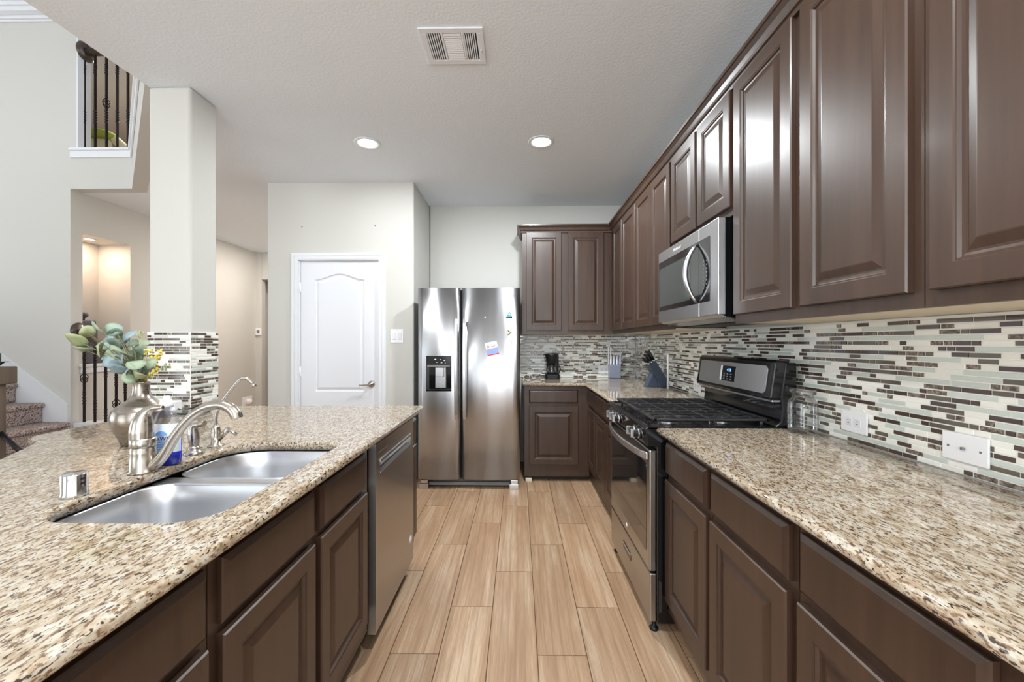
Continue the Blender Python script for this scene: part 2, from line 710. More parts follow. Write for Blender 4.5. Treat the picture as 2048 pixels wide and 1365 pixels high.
# ------------------------------------------------------------------ key dimensions
CEIL = 2.764
XW = 1.2555           # tiled face of the range wall
YB = 4.434            # far wall behind the fridge
ZC = 0.9145           # worktop height
YP = 3.77             # pantry front
HX = -4.30            # hall wall
YS = 3.88             # stair wall
LIVH = 4.50           # living room ceiling
YN = -3.8             # wall behind the photographer
XL = -8.8             # living room outer wall

# ------------------------------------------------------------------ floor: planks laid in thirds
PX0, PW, PLEN, JY0 = -0.3287, 0.2037, 0.9234, 3.235
fb = MB()
fb.box(XL, 1.4, YN, 8.0, -0.06, -0.0025, mi=0)
uvl = fb.bm.loops.layers.uv.new('plank')
tone = fb.bm.faces.layers.float.new('tone')
g = 0.0022
for i in range(-42, 9):
    xa, xb = PX0 + i * PW, PX0 + (i + 1) * PW
    if xa > 1.3:
        continue
    off = JY0 - ((1 - i) % 3) * PLEN / 3
    k0 = int(math.floor((-3.8 - off) / PLEN))
    for k in range(k0, k0 + 14):
        ya, yb = off + k * PLEN, off + (k + 1) * PLEN
        if ya > 7.5:
            continue
        vs = [(xa + g, ya + g, 0), (xb - g, ya + g, 0), (xb - g, yb - g, 0), (xa + g, yb - g, 0)]
        bv = [fb.bm.verts.new(v) for v in vs]
        lo = [fb.bm.verts.new((v[0], v[1], -0.004)) for v in vs]
        rnd, ou, ov = R.random(), R.uniform(0, 60), R.uniform(0, 60)
        for loop in [bv] + [[bv[j], lo[j], lo[(j + 1) % 4], bv[(j + 1) % 4]] for j in range(4)]:
            f = fb.bm.faces.new(loop)
            f.material_index = 1
            f[tone] = rnd
            for l in f.loops:
                l[uvl].uv = (l.vert.co.x - xa + ou, l.vert.co.y - ya + ov)
struct('floor', fb, [M['grout'], M['floor']], 'light wood-look plank tile floor with dark grout lines', 'floor', recalc=False)

# ------------------------------------------------------------------ walls and ceilings
mb = MB().prism([(-2.13, YN), (1.40, YN), (1.40, 7.6), (-4.40, 7.6), (-4.40, YS + 0.11), (-3.6545, YS + 0.11), (-2.13, YS - 1.57 + 0.155)], CEIL, CEIL + 0.05)
struct('ceiling', mb, M['ceiling'], 'off white textured kitchen ceiling', 'ceiling')
mb = MB().box(XL, -2.13, YN, YS + 0.1, LIVH, LIVH + 0.06)
struct('ceiling_living', mb, M['ceiling'], 'high ceiling above the stair wall and its crown moulding', 'ceiling')
struct('wall_right', MB().box(XW + 0.0095, 1.40, YN, 4.60, 0, CEIL), M['wall'], 'painted wall behind the mosaic tile and the range', 'wall')
struct('wall_far', MB().box(-0.955, XW + 0.0095, YB + 0.0095, 4.60, 0, CEIL), M['wall'], 'pale wall above the refrigerator', 'wall')
# pantry closet: front with door opening, and its side towards the fridge
DX0, DX1, DZ = -2.03, -1.285, 2.05
mb = MB()
rc = 0.014
mb.prism([(DX1, YP), (-0.963 - rc, YP)] + [(-0.963 - rc + rc * math.sin(k * PI / 12), YP + rc - rc * math.cos(k * PI / 12)) for k in range(1, 6)] + [(-0.963, YP + rc), (-0.963, 4.60), (-1.073, 4.60), (-1.073, YP + 0.11), (DX1, YP + 0.11)], 0, CEIL)
mb.prism([(DX0, YP + 0.11), (-2.215, YP + 0.11), (-2.215, 4.60), (-2.325, 4.60), (-2.325, YP + rc)] + [(-2.325 + rc - rc * math.cos(k * PI / 12), YP + rc - rc * math.sin(k * PI / 12)) for k in range(1, 6)] + [(-2.325 + rc, YP), (DX0, YP)], 0, CEIL)
mb.box(DX0, DX1, YP, YP + 0.11, DZ, CEIL)
mb.box(-2.325, -0.963, 4.60, 4.70, 0, CEIL)
struct('wall_pantry', mb, M['wall'], 'pantry closet walls standing beside the refrigerator', 'wall')
for nm, x, z in (('a', 604, 454), ('b', 750, 452)):
    p = atY(x, z, YP)
    o = obj('wall_anchor', MB().lathe([(0.0, -0.004), (0.006, -0.003), (0.007, 0.001)], (p.x, YP, p.z), 10, 'Y'), M['ink_grey'], origin=(p.x, YP, p.z))
    tag(o, 'small screw anchor left in the pantry wall, above the door\'s ' + ('hinge' if nm == 'a' else 'handle') + ' side', 'wall anchor')
# hall wall with niche
N0, N1, NZ0, NZ1, ND = YS + 0.11, 4.49, 1.075, 2.37, 0.36
mb = MB()
mb.box(HX - 0.5, HX, N1, 6.67, 0, CEIL)
mb.box(HX - 0.5, HX, N0, N1, 0, NZ0)
mb.box(HX - 0.5, HX, N0, N1, NZ1, CEIL)
mb.box(HX - 0.5, HX - ND, N0, N1, NZ0, NZ1)
struct('wall_hall', mb, M['wall'], 'hall wall with a lit display niche beyond the stairs', 'wall')
mb = MB()
mb.box(HX - 0.02, HX + 0.025, N0 - 0.03, N1 + 0.03, NZ0 - 0.03, NZ0)
mb.box(HX, HX + 0.014, N0 - 0.02, N1 + 0.02, NZ0 - 0.09, NZ0 - 0.03)
struct('trim_niche', mb, M['trim'], 'white sill moulding under the hall niche', 'trim', bevel=0.004)
# end wall of the hall with tall opening
mb = MB()
mb.box(HX - 0.1, -4.21, 6.67, 6.79, 0, CEIL)
mb.box(-3.2, -2.2, 6.67, 6.79, 0, CEIL)
mb.box(-4.21, -3.2, 6.67, 6.79, 2.32, CEIL)
mb.box(HX - 0.1, -2.2, 7.5, 7.6, 0, CEIL)
mb.box(HX - 0.1, HX, 6.79, 7.5, 0, CEIL)
mb.box(-2.3, -2.2, 4.70, 7.5, 0, CEIL)
struct('wall_hall_end', mb, M['wall'], 'end wall of the hall beside the pantry corner', 'wall', bevel=0.01)
t = thing('dark_opening_panel', 'dark panel standing in for the darkness beyond the narrow hall opening', 'dark panel', (-3.8, 7.2, 0))
obj('dark_panel', MB().box(-4.22, -3.25, 7.18, 7.22, 0.02, 2.28), M['shade'], t)  # brown-grey panel put in for the darkness beyond the opening
mb = MB()
for z in (0.62, 1.78, 1.86):
    mb.box(-4.22, -3.25, 7.165, 7.18, z, z + 0.018)
obj('rail', mb, M['toe'], t)
# stair wall (two storeys) with loft band
mb = MB()
mb.box(XL, HX, YS, YS + 0.11, 0, LIVH)
mb.box(HX, -4.235, YS, YS + 0.11, CEIL, LIVH)
d45 = 0.11 * 0.7071
mb.prism([(-4.235, YS), (-3.70, YS), (-2.13, YS - 1.57), (-2.13 + 0.0, YS - 1.57 + 0.155), (-3.70 + 0.0455, YS + 0.11), (-4.235, YS + 0.11)], CEIL, 3.12)
struct('wall_stair', mb, M['wall'], 'tall off white stair wall with the loft opening', 'wall')
# loft sill trim following the corner
def corner_strip(mb, dout, din, z0, z1):
    # dout: distance in front of the wall face, din: behind it
    k = 0.4142
    mb.prism([(-4.29 if dout > 0 else -4.235, YS - dout), (-3.70 - k * dout, YS - dout), (-2.13 - 0.0, YS - 1.57 - dout * 1.414), (-2.13, YS - 1.57 + din * 1.414), (-3.70 + k * din, YS + din), (-4.29 if dout > 0 else -4.235, YS + din)], z0, z1)
mb = MB()
corner_strip(mb, 0.03, -0.001, 3.125, 3.15)
corner_strip(mb, -0.001, 0.125, 3.121, 3.15)
corner_strip(mb, 0.016, -0.001, 3.06, 3.125)
struct('trim_loft_sill', mb, M['trim'], 'white sill and apron moulding below the loft railing', 'trim', bevel=0.004)
mb = MB().box(-4.236, -4.222, YS - 0.004, YS + 0.118, 3.15, LIVH)
struct('trim_loft_jamb', mb, M['trim'], 'white jamb lining at the end of the loft opening', 'trim')
mb = MB()
for a, b_, za, zb in ((0.0, 0.10, 0.095, 0.13), (0.0, 0.085, 0.05, 0.095), (0.0, 0.03, 0.02, 0.05), (0.0, 0.016, 0.0, 0.02)):
    mb.box(XL, -2.3, YS - b_, YS, LIVH - 0.13 + za, LIVH - 0.13 + zb)
struct('trim_crown', mb, M['trim'], 'white crown moulding high on the stair wall', 'trim', bevel=0.008)
# loft room
mb = MB().box(-6.5, 1.4, YS + 0.1101, 7.0, CEIL + 0.051, 3.05)
struct('floor_loft', mb, M['carpet'], 'loft floor slab above the hall', 'floor')
mb = MB()
mb.box(-6.5, -6.38, YS + 0.1101, 6.7, 3.05, LIVH)
mb.box(-6.38, 1.4, 6.6, 6.7, 3.05, LIVH)
mb.box(-2.9, -2.8, YS + 0.3, 6.6, 3.05, LIVH)
struct('wall_loft', mb, M['wall_loft'], 'beige wall of the loft behind the iron railing', 'wall')
struct('ceiling_loft', MB().box(-6.5, 1.4, YS + 0.12, 7.0, LIVH, LIVH + 0.06), M['ceiling'], 'loft ceiling', 'ceiling')
mb = MB().box(-2.13, -2.02, YN, 2.31, CEIL + 0.05, LIVH + 0.06)
struct('wall_upper', mb, M['wall'], 'upper wall over the edge of the kitchen ceiling', 'wall')
# column
mb = MB().box(-2.13, -1.885, 2.333, 2.545, 0, CEIL)
struct('column', mb, M['wall'], 'square white column at the far corner of the island', 'column', bevel=0.018, seg=4)
# knee wall under the island bar
struct('wall_island', MB().box(-1.42, -1.30, -0.4, 2.40, 0, 0.884), M['wall'], 'painted knee wall under the island bar', 'wall')
# unseen rooms behind the photographer; openings sized for the light they let in
mb = MB()
def wall_with_hole(mb, x0, x1, hx0, hx1, hz0, hz1, y0, y1, ztop):
    mb.box(x0, hx0, y0, y1, 0, ztop)
    mb.box(hx1, x1, y0, y1, 0, ztop)
    mb.box(hx0, hx1, y0, y1, 0, hz0)
    mb.box(hx0, hx1, y0, y1, hz1, ztop)
wall_with_hole(mb, -2.1, 1.4, -1.95, 1.25, 0.05, 2.62, YN - 0.1, YN, CEIL)
wall_with_hole(mb, XL, -2.1, -7.2, -3.2, 0.05, 3.2, YN - 0.1, YN, LIVH)
struct('wall_near', mb, M['wall'], 'wall with windows behind the photographer', 'wall')
mb = MB()
mb.box(XL - 0.1, XL, YN - 0.1, -1.5, 0, LIVH)
mb.box(XL - 0.1, XL, 2.5, YS + 0.1, 0, LIVH)
mb.box(XL - 0.1, XL, -1.5, 2.5, 0, 0.2)
mb.box(XL - 0.1, XL, -1.5, 2.5, 3.2, LIVH)
struct('wall_left', mb, M['wall'], 'outer wall of the living room with a wide window', 'wall')
for n, (x0, x1, z0, z1, yy) in enumerate(((-1.95, 1.25, 0.05, 2.62, YN), (-7.2, -3.2, 0.05, 3.2, YN)), 1):
    mb = MB()
    for k in range(4):
        xx = x0 + (x1 - x0) * k / 3
        mb.box(xx - 0.025, xx + 0.025, yy - 0.08, yy - 0.03, z0, z1)
    for k in range(3):
        zz = z0 + (z1 - z0) * k / 2
        mb.box(x0, x1, yy - 0.08, yy - 0.03, zz - 0.02, zz + 0.02)
    struct('window_%d' % n, mb, M['blind'], 'white window frame ' + ('behind the kitchen' if n == 1 else 'of the tall living room'), 'window')

# baseboards
struct('baseboard_pantry', MB().box(-2.325, -2.10, YP - 0.014, YP, 0, 0.11).box(-1.215, -0.963, YP - 0.014, YP, 0, 0.11), M['trim'], 'white baseboard of the pantry wall', 'baseboard', bevel=0.003)
struct('baseboard_hall', MB().box(HX, HX + 0.014, YS + 0.02, 6.66, 0, 0.11), M['trim'], 'white baseboard of the hall', 'baseboard', bevel=0.003)

# ------------------------------------------------------------------ pantry door
dr = thing('door_1', 'white panelled pantry door with an arched upper panel and lever handle', 'door', (-1.65, YP, 0), kind='structure')
mb = MB()
for (ins, wd, dp) in ((0, 0.065, 0.012), (0.006, 0.022, 0.019), (0.040, 0.018, 0.016)):
    a = ins
    mb.box(DX0 - 0.065 + a, DX0 - 0.065 + a + wd, YP - dp, YP, 0, DZ + 0.065 - a - wd)
    mb.box(DX1 + 0.065 - a - wd, DX1 + 0.065 - a, YP - dp, YP, 0, DZ + 0.065 - a - wd)
    mb.box(DX0 - 0.065 + a, DX1 + 0.065 - a, YP - dp, YP, DZ + 0.065 - a - wd, DZ + 0.065 - a)
obj('casing', mb, M['trim'], dr)
mb = MB()
mb.box(DX0, DX0 + 0.012, YP, YP + 0.11, 0, DZ)
mb.box(DX1 - 0.004, DX1, YP, YP + 0.11, 0, DZ)
mb.box(DX0, DX1, YP, YP + 0.11, DZ - 0.006, DZ)
obj('jamb', mb, M['trim'], dr)
L0, L1 = DX0 + 0.015, DX1 - 0.007
DY = YP + 0.012


def arch(x0, x1, z0, zs, rise, ins, n=24):
    """panel outline with a bell-shaped top; returned counter-clockwise (x, z)."""
    x0, x1, z0, zs = x0 + ins, x1 - ins, z0 + ins, zs - ins
    pts = [(x0, z0), (x1, z0)]
    for k in range(n + 1):
        t = k / n
        x = x1 + (x0 - x1) * t
        s = 0.5 - 0.5 * math.cos(2 * PI * t)
        pts.append((x, zs + rise * s))
    return pts


def door_leaf():
    mb = MB()
    bm = mb.bm
    outer = [(L0, 0.012), (L1, 0.012), (L1, DZ - 0.009), (L0, DZ - 0.009)]
    panels = []
    for (z0, zs, rise) in ((0.835, 1.872, 0.055), (0.24, 0.70, 0.0)):
        loops = []
        for ins, d in ((0, 0), (0.005, 0.010), (0.015, 0.013), (0.034, 0.005), (0.038, 0.0035)):
            loops.append([bm.verts.new((x, DY + d, z)) for x, z in arch(-1.885, -1.424, z0, zs, rise, ins)])
        for p, q in zip(loops[:-1], loops[1:]):
            n = len(p)
            for i in range(n):
                bm.faces.new((p[i], p[(i + 1) % n], q[(i + 1) % n], q[i]))
        bm.faces.new(loops[-1])
        panels.append(loops[0])
    # front face around the panels: built from strips
    ov = [bm.verts.new((x, DY, z)) for x, z in outer]
    up, lw = panels
    nU = len(up)
    # left strip, right strip, between, top, bottom
    e = bm.verts.new
    bm.faces.new([ov[0], ov[1], lw[1], lw[0]])
    bm.faces.new([ov[1]] + [ov[2], up[2], up[1], lw[2], lw[1]])
    bm.faces.new([ov[0], lw[0], lw[-1], up[0], up[-1], ov[3]])
    bm.faces.new([lw[-1]] + lw[2:-1][::-1] + [up[1], up[0]])
    bm.faces.new([ov[3], up[-1]] + up[2:-1][::-1] + [ov[2]])
    bk = [bm.verts.new((x, DY + 0.035, z)) for x, z in outer]
    bm.faces.new(bk)
    for i in range(4):
        bm.faces.new((ov[i], ov[(i + 1) % 4], bk[(i + 1) % 4], bk[i]))
    return mb


obj('door_leaf', door_leaf(), M['door'], dr)
h = atY(742, 769, YP)
lv = obj('lever_handle', MB().lathe([(0.031, 0.0), (0.031, -0.006), (0.026, -0.012), (0.012, -0.014), (0.011, -0.05), (0.0, -0.052)], (h.x, DY, h.z), 24, 'Y')
         .tube(smooth_path([(h.x, DY - 0.045, h.z), (h.x - 0.03, DY - 0.05, h.z - 0.002), (h.x - 0.07, DY - 0.046, h.z - 0.006), (h.x - 0.10, DY - 0.048, h.z - 0.008)]), interp([0.010, 0.008, 0.0065, 0.008]), 10), M['nickel'], dr)
for zz in (0.30, 1.02, 1.80):
    obj('hinge', MB().box(DX0 - 0.001, DX0 + 0.018, DY - 0.010, DY - 0.001, zz - 0.045, zz + 0.045).lathe([(0.006, -0.047), (0.006, 0.047)], (DX0 + 0.008, DY - 0.008, zz), 10), M['white_plastic'], dr)

# light switch by the door
p0, p1 = atY(781, 659, YP), atY(807, 686, YP)
sw = thing('light_switch', 'white double light switch between pantry door and refrigerator', 'light switch', ((p0.x + p1.x) / 2, YP, (p0.z + p1.z) / 2))
obj('plate', MB().box(p0.x, p1.x, YP - 0.006, YP, p1.z, p0.z), M['white_plastic'], sw, bevel=0.003)
cx, cz = (p0.x + p1.x) / 2, (p0.z + p1.z) / 2
for k in (-1, 1):
    obj('rocker', MB().box(cx + k * 0.026 - 0.016, cx + k * 0.026 + 0.016, YP - 0.010, YP - 0.006, cz - 0.033, cz + 0.033), M['trim'], sw, bevel=0.002)

# thermostat, hall plug
th = thing('thermostat', 'small white thermostat with a grey screen on the hall end wall', 'thermostat', (-4.25, 6.67, 1.46))
obj('case', MB().box(-4.305 + 0.01, -4.20, 6.645, 6.67, 1.405, 1.515), M['white_plastic'], th, bevel=0.006)
obj('screen', MB().box(-4.27, -4.225, 6.642, 6.645, 1.44, 1.49), M['ink_grey'], th)
fr_ = thing('air_freshener', 'white plug-in air freshener low on the hall wall', 'air freshener', (HX, 6.45, 0.34))
obj('plate', MB().box(HX, HX + 0.007, 6.33, 6.57, 0.27, 0.43), M['white_plastic'], fr_, bevel=0.003)
obj('plug_body', MB().lathe([(0.0, 0.0), (0.05, 0.004), (0.055, 0.03), (0.04, 0.06), (0.0, 0.07)], (HX + 0.007, 6.45, 0.35), 16, 'X'), M['white_plastic'], fr_)

# ------------------------------------------------------------------ mosaic backsplash
TM = [M['t_grout'], M['t_cream'], M['t_white'], M['t_green'], M['t_brown'], M['t_taupe'], M['t_marble']]


def mosaic(mb, P, ulen, z0, z1, rng, zoff=0.0):
    """P(a, z, d) -> world. Random-length strip tiles in rows."""
    pitch, gr, th_ = 0.0163, 0.0022, 0.0085
    rows = int((z1 - z0) / pitch + 0.5)
    pitch = (z1 - z0) / rows
    for r in range(rows):
        za, zb = z0 + r * pitch + gr / 2, z0 + (r + 1) * pitch - gr / 2
        a = -rng.uniform(0, 0.12)
        dark = (r % 2) == 0
        last = 0
        while a < ulen:
            x = rng.random()
            if dark:
                m = 4 if x < 0.32 else 5 if x < 0.58 else 6 if x < 0.76 else 1 if x < 0.86 else 2 if x < 0.96 else 3
            else:
                m = 3 if x < 0.28 else 1 if x < 0.44 else 2 if x < 0.64 else 6 if x < 0.80 else 5 if x < 0.90 else 4
            L = {1: (0.04, 0.06, 0.075), 2: (0.05, 0.075), 3: (0.075, 0.10, 0.13), 4: (0.025, 0.05, 0.05, 0.075), 5: (0.025, 0.05, 0.075, 0.10), 6: (0.025, 0.04, 0.06)}[m]
            l = rng.choice(L)
            a0, a1 = max(a, 0.0) + gr / 2, min(a + l, ulen) - gr / 2
            if a1 - a0 > 0.004:
                d = th_ - (0.001 if m in (1, 2, 6) else 0.0) + rng.uniform(-0.0004, 0.0004)
                c = 0.0012
                vs = [P(a0, za, 0.004), P(a1, za, 0.004), P(a1, zb, 0.004), P(a0, zb, 0.004),
                      P(a0 + c, za + c, d), P(a1 - c, za + c, d), P(a1 - c, zb - c, d), P(a0 + c, zb - c, d)]
                mb.quad_faces(vs, [(4, 5, 6, 7), (0, 1, 5, 4), (1, 2, 6, 5), (2, 3, 7, 6), (3, 0, 4, 7)], m)
            a += l


rng = random.Random(21)
Z0T = ZC + 0.001
# right wall: d grows toward -X
XG = XW + 0.009
mb = MB()
mb.box(XG - 0.006, XG, 0.50, YB - 0.001, Z0T, 1.369)
mosaic(mb, lambda a, z, d: Vector((XG - d, YB - 0.008 - a, z)), YB - 0.51, Z0T, 1.362, rng)
struct('backsplash_right', mb, TM, 'mosaic strip tile backsplash behind the range', 'backsplash')
YG = YB + 0.009
mb = MB()
mb.box(0.02, XG - 0.010, YG - 0.006, YG, Z0T, 1.369)
mosaic(mb, lambda a, z, d: Vector((XG - 0.012 - a, YG - d, z)), XG - 0.012 - 0.02, Z0T, 1.362, rng)
struct('backsplash_far', mb, TM, 'mosaic strip tile backsplash behind the coffee maker', 'backsplash')
mb = MB()
cx0, cx1, cy0, cy1 = -2.13, -1.885, 2.333, 2.545
mb.box(cx0, cx1 + 0.006, cy0 - 0.006, cy0, Z0T, 1.35)
mosaic(mb, lambda a, z, d: Vector((cx0 + a, cy0 - d, z)), cx1 - cx0 + 0.006, Z0T, 1.348, rng)
mb.box(cx1, cx1 + 0.006, cy0 - 0.006, cy1, Z0T, 1.35)
mb.box(cx1 + 0.004, cx1 + 0.0082, cy0 - 0.0082, cy0 - 0.004, Z0T, 1.35)
mosaic(mb, lambda a, z, d: Vector((cx1 + d, cy0 - 0.006 + a, z)), cy1 - cy0 + 0.006, Z0T, 1.348, rng)
struct('column_tile', mb, TM, 'mosaic strip tile band around the column foot', 'backsplash')

# ------------------------------------------------------------------ cabinets
DOOR = [(0, 0.0), (0, 0.015), (0.003, 0.019), (0.052, 0.019), (0.055, 0.0165), (0.058, 0.0165), (0.062, 0.010), (0.068, 0.009), (0.073, 0.0095), (0.094, 0.0165), (0.097, 0.017)]
DRAWER = [(0, 0.0), (0, 0.010), (0.003, 0.0125), (0.013, 0.019), (0.015, 0.019)]


def face(kind, plane):
    if kind == 'right':      # faces -X
        return lambda a, z, d: Vector((plane - d, a, z))
    if kind == 'island':     # faces +X
        return lambda a, z, d: Vector((plane + d, a, z))
    return lambda a, z, d: Vector((a, plane - d, z))   # faces -Y


def slabbox(mb, fm, a0, a1, z0, z1, d0, d1, mi=0):
    c0, c1 = fm(a0, z0, d0), fm(a1, z1, d1)
    mb.box(c0.x, c1.x, c0.y, c1.y, c0.z, c1.z, mi)


def cabinet(name, label, cat, kind, plane, depth, a0, a1, z0, z1, doors, drawers, toe=False, under=False, group=None, ctop=None):
    """plane = face-frame front; doors/drawers lists of (a0, a1, z0, z1)."""
    fm = face(kind, plane)
    c = fm((a0 + a1) / 2, z0, -depth / 2)
    t = thing(name, label, cat, (c.x, c.y, 0 if toe else z0), group)
    e = 0.0008
    mb = MB()
    zc0 = z0 + (0.004 if under else 0)
    slabbox(mb, fm, a0 + e, a1 - e, zc0, ctop or z1, -depth, -0.019)
    obj('carcass', mb, M['wood'], t)
    mb = MB()
    slabbox(mb, fm, a0 + e, a1 - e, z0, z1, -0.019, 0)
    obj('face_frame', mb, M['wood'], t)
    if under:
        mb = MB()
        slabbox(mb, fm, a0 + e, a1 - e, z0 + 0.001, z0 + 0.004, -depth + 0.002, -0.020)
        obj('bottom_panel', mb, M['wood_in'], t, label='pale unfinished underside')
    if toe:
        mb = MB()
        slabbox(mb, fm, a0 + e, a1 - e, 0.002, z0, -depth + 0.02, -0.075)
        obj('toe_kick', mb, M['toe'], t)
    for (p, q, r, s) in doors:
        obj('door', MB().panel(lambda a, z, d: fm(a, z, d + 0.0005), p, q, r, s, DOOR), M['wood'], t)
    for (p, q, r, s) in drawers:
        obj('drawer_front', MB().panel(lambda a, z, d: fm(a, z, d + 0.0005), p, q, r, s, DRAWER), M['wood'], t)
    return t


UZ0, UZ1, UD = 1.370, 2.400, XW - 0.935
UDZ = (1.407, 2.388)
FXU = 0.935
G1 = 'espresso wall cabinets along the range wall'
cabinet('wall_cabinet', 'tall two door wall cabinet meeting the corner of the room', 'wall cabinet', 'right', FXU, UD, 3.245, 4.10, UZ0, UZ1, [(3.262, 3.667, *UDZ), (3.680, 4.015, *UDZ)], [], under=True, group=G1)
cabinet('wall_cabinet', 'two door wall cabinet just beyond the microwave', 'wall cabinet', 'right', FXU, UD, 2.503, 3.244, UZ0, UZ1, [(2.512, 2.862, *UDZ), (2.872, 3.236, *UDZ)], [], under=True, group=G1)
cabinet('wall_cabinet', 'short two door wall cabinet directly above the microwave', 'wall cabinet', 'right', FXU, UD, 1.785, 2.502, 1.845, UZ1, [(1.801, 2.126, 1.882, UDZ[1]), (2.150, 2.483, 1.882, UDZ[1])], [], group=G1)
cabinet('wall_cabinet', 'two door wall cabinet beside the microwave, above the glass jar', 'wall cabinet', 'right', FXU, UD, 0.960, 1.784, UZ0, UZ1, [(0.985, 1.355, *UDZ), (1.398, 1.768, *UDZ)], [], under=True, group=G1)
cabinet('wall_cabinet', 'nearest wall cabinet, cut by the picture edge, above the cable plate', 'wall cabinet', 'right', FXU, UD, 0.10, 0.959, UZ0, UZ1, [(0.545, 0.933, *UDZ), (0.12, 0.53, *UDZ)], [], under=True, group=G1)
FYU = 4.1155
cabinet('wall_cabinet', 'two door wall cabinet above the coffee maker beside the refrigerator', 'wall cabinet', 'far', FYU, YB - FYU, 0.038, 0.934, UZ0, UZ1, [(0.079, 0.429, 1.412, UDZ[1]), (0.494, 0.850, 1.412, UDZ[1])], [], under=True)

# crown moulding along the cabinet tops (one run)
prof = [(0.0, 2.385), (0.012, 2.385), (0.014, 2.400), (0.022, 2.404), (0.026, 2.412), (0.032, 2.430), (0.044, 2.444), (0.050, 2.446), (0.050, 2.462), (0.0, 2.462)]
mb = MB()
bm = mb.bm
path = []
rows = []
for d, z in prof:
    # run: near end -> corner -> far cabinet left end -> return to wall
    dd = d
    rows.append([bm.verts.new(v) for v in ((FXU - dd, 0.10, z), (FXU - dd, FYU - dd, z), (0.038 - dd, FYU - dd, z), (0.038 - dd, YB - 0.002, z))])
for r0, r1 in zip(rows, rows[1:] + rows[:1]):
    for i in range(3):
        bm.faces.new((r0[i], r0[i + 1], r1[i + 1], r1[i]))
bm.faces.new([r[0] for r in rows])
bm.faces.new([r[3] for r in rows])
o = obj('crown_moulding', mb, M['wood'])
tag(o, 'dark stepped crown moulding running along the wall cabinet tops', 'crown moulding')
mb = MB().box(FXU + 0.001, XW - 0.001, 0.10, YB - 0.002, UZ1 + 0.001, UZ1 + 0.012).box(0.040, FXU, FYU + 0.001, YB - 0.002, UZ1 + 0.001, UZ1 + 0.012)
o = obj('cabinet_top_board', mb, M['wood'])
tag(o, 'flat dark board closing the tops of the wall cabinets', 'cabinet top')

# base cabinets, range wall
BZ0, BZ1 = 0.108, 0.884
FXB = 0.659
BD = XW + 0.007 - FXB
DRZ = (0.717, 0.853)
DOZ = (0.163, 0.692)
G2 = 'espresso base cabinets along the range wall'
cabinet('base_cabinet', 'narrow base cabinet standing right against the near side of the range', 'base cabinet', 'right', FXB, BD, 1.402, 1.815, BZ0, BZ1, [(1.420, 1.808, *DOZ)], [(1.420, 1.808, *DRZ)], toe=True, group=G2)
cabinet('base_cabinet', 'second base cabinet from the range, below the white double outlet', 'base cabinet', 'right', FXB, BD, 0.973, 1.401, BZ0, BZ1, [(0.995, 1.390, *DOZ)], [(0.995, 1.388, *DRZ)], toe=True, group=G2)
cabinet('base_cabinet', 'nearest base cabinet on the range wall, under the cable plate', 'base cabinet', 'right', FXB, BD, 0.533, 0.972, BZ0, BZ1, [(0.572, 0.957, *DOZ)], [(0.572, 0.955, *DRZ)], toe=True, group=G2)
cabinet('base_cabinet', 'base cabinet just beyond the range, mostly hidden by the oven handle', 'base cabinet', 'right', FXB, BD, 2.595, 3.045, BZ0, BZ1, [(2.61, 3.035, *DOZ)], [(2.61, 3.035, *DRZ)], toe=True, group=G2)
cabinet('base_cabinet', 'base cabinet in the inner corner with two doors under the knife blocks', 'base cabinet', 'right', FXB, BD, 3.046, 3.810, BZ0, BZ1, [(3.060, 3.450, *DOZ), (3.470, 3.800, *DOZ)], [(3.060, 3.450, *DRZ), (3.470, 3.800, *DRZ)], toe=True, group=G2)
FYB = 3.812
cabinet('base_cabinet', 'single door base cabinet facing the aisle under the coffee maker', 'base cabinet', 'far', FYB, YB + 0.007 - FYB, 0.056, 0.6575, BZ0 - 0.06, BZ1, [(0.098, 0.553, 0.160, 0.698)], [(0.098, 0.551, 0.727, 0.850)], toe=True)
o = obj('scrap_block', MB().box(0.066, 0.125, 3.80, 3.85, 0.001, 0.03), M['wood_in'], bevel=0.004)
tag(o, 'small pale wood block on the floor at the cabinet foot', 'wood block')

# island cabinets
FXI = -0.619
ID = 0.66
IDR = (0.712, 0.848)
IDO = (0.168, 0.692)
G3 = 'espresso base cabinets of the island'
cabinet('base_cabinet', 'island base cabinet next to the dishwasher, with wear along its door', 'base cabinet', 'island', FXI, ID, 1.230, 1.672, BZ0, BZ1, [(1.246, 1.629, *IDO)], [(1.250, 1.629, *IDR)], toe=True, group=G3, ctop=0.66)
cabinet('base_cabinet', 'island sink cabinet under the nearer sink bowl, second from the dishwasher', 'base cabinet', 'island', FXI, ID, 0.808, 1.229, BZ0, BZ1, [(0.830, 1.210, *IDO)], [(0.834, 1.212, *IDR)], toe=True, group=G3, ctop=0.66)
cabinet('base_cabinet', 'nearest island base cabinet, third from the dishwasher', 'base cabinet', 'island', FXI, ID, 0.36, 0.807, BZ0, BZ1, [(0.40, 0.790, *IDO)], [(0.40, 0.790, *IDR)], toe=True, group=G3)
cabinet('base_cabinet', 'slim island end cabinet between the dishwasher and the refrigerator', 'base cabinet', 'island', FXI, ID, 2.300, 2.425, BZ0, BZ1, [(2.308, 2.418, *IDO)], [(2.308, 2.418, *IDR)], toe=True, group=G3)

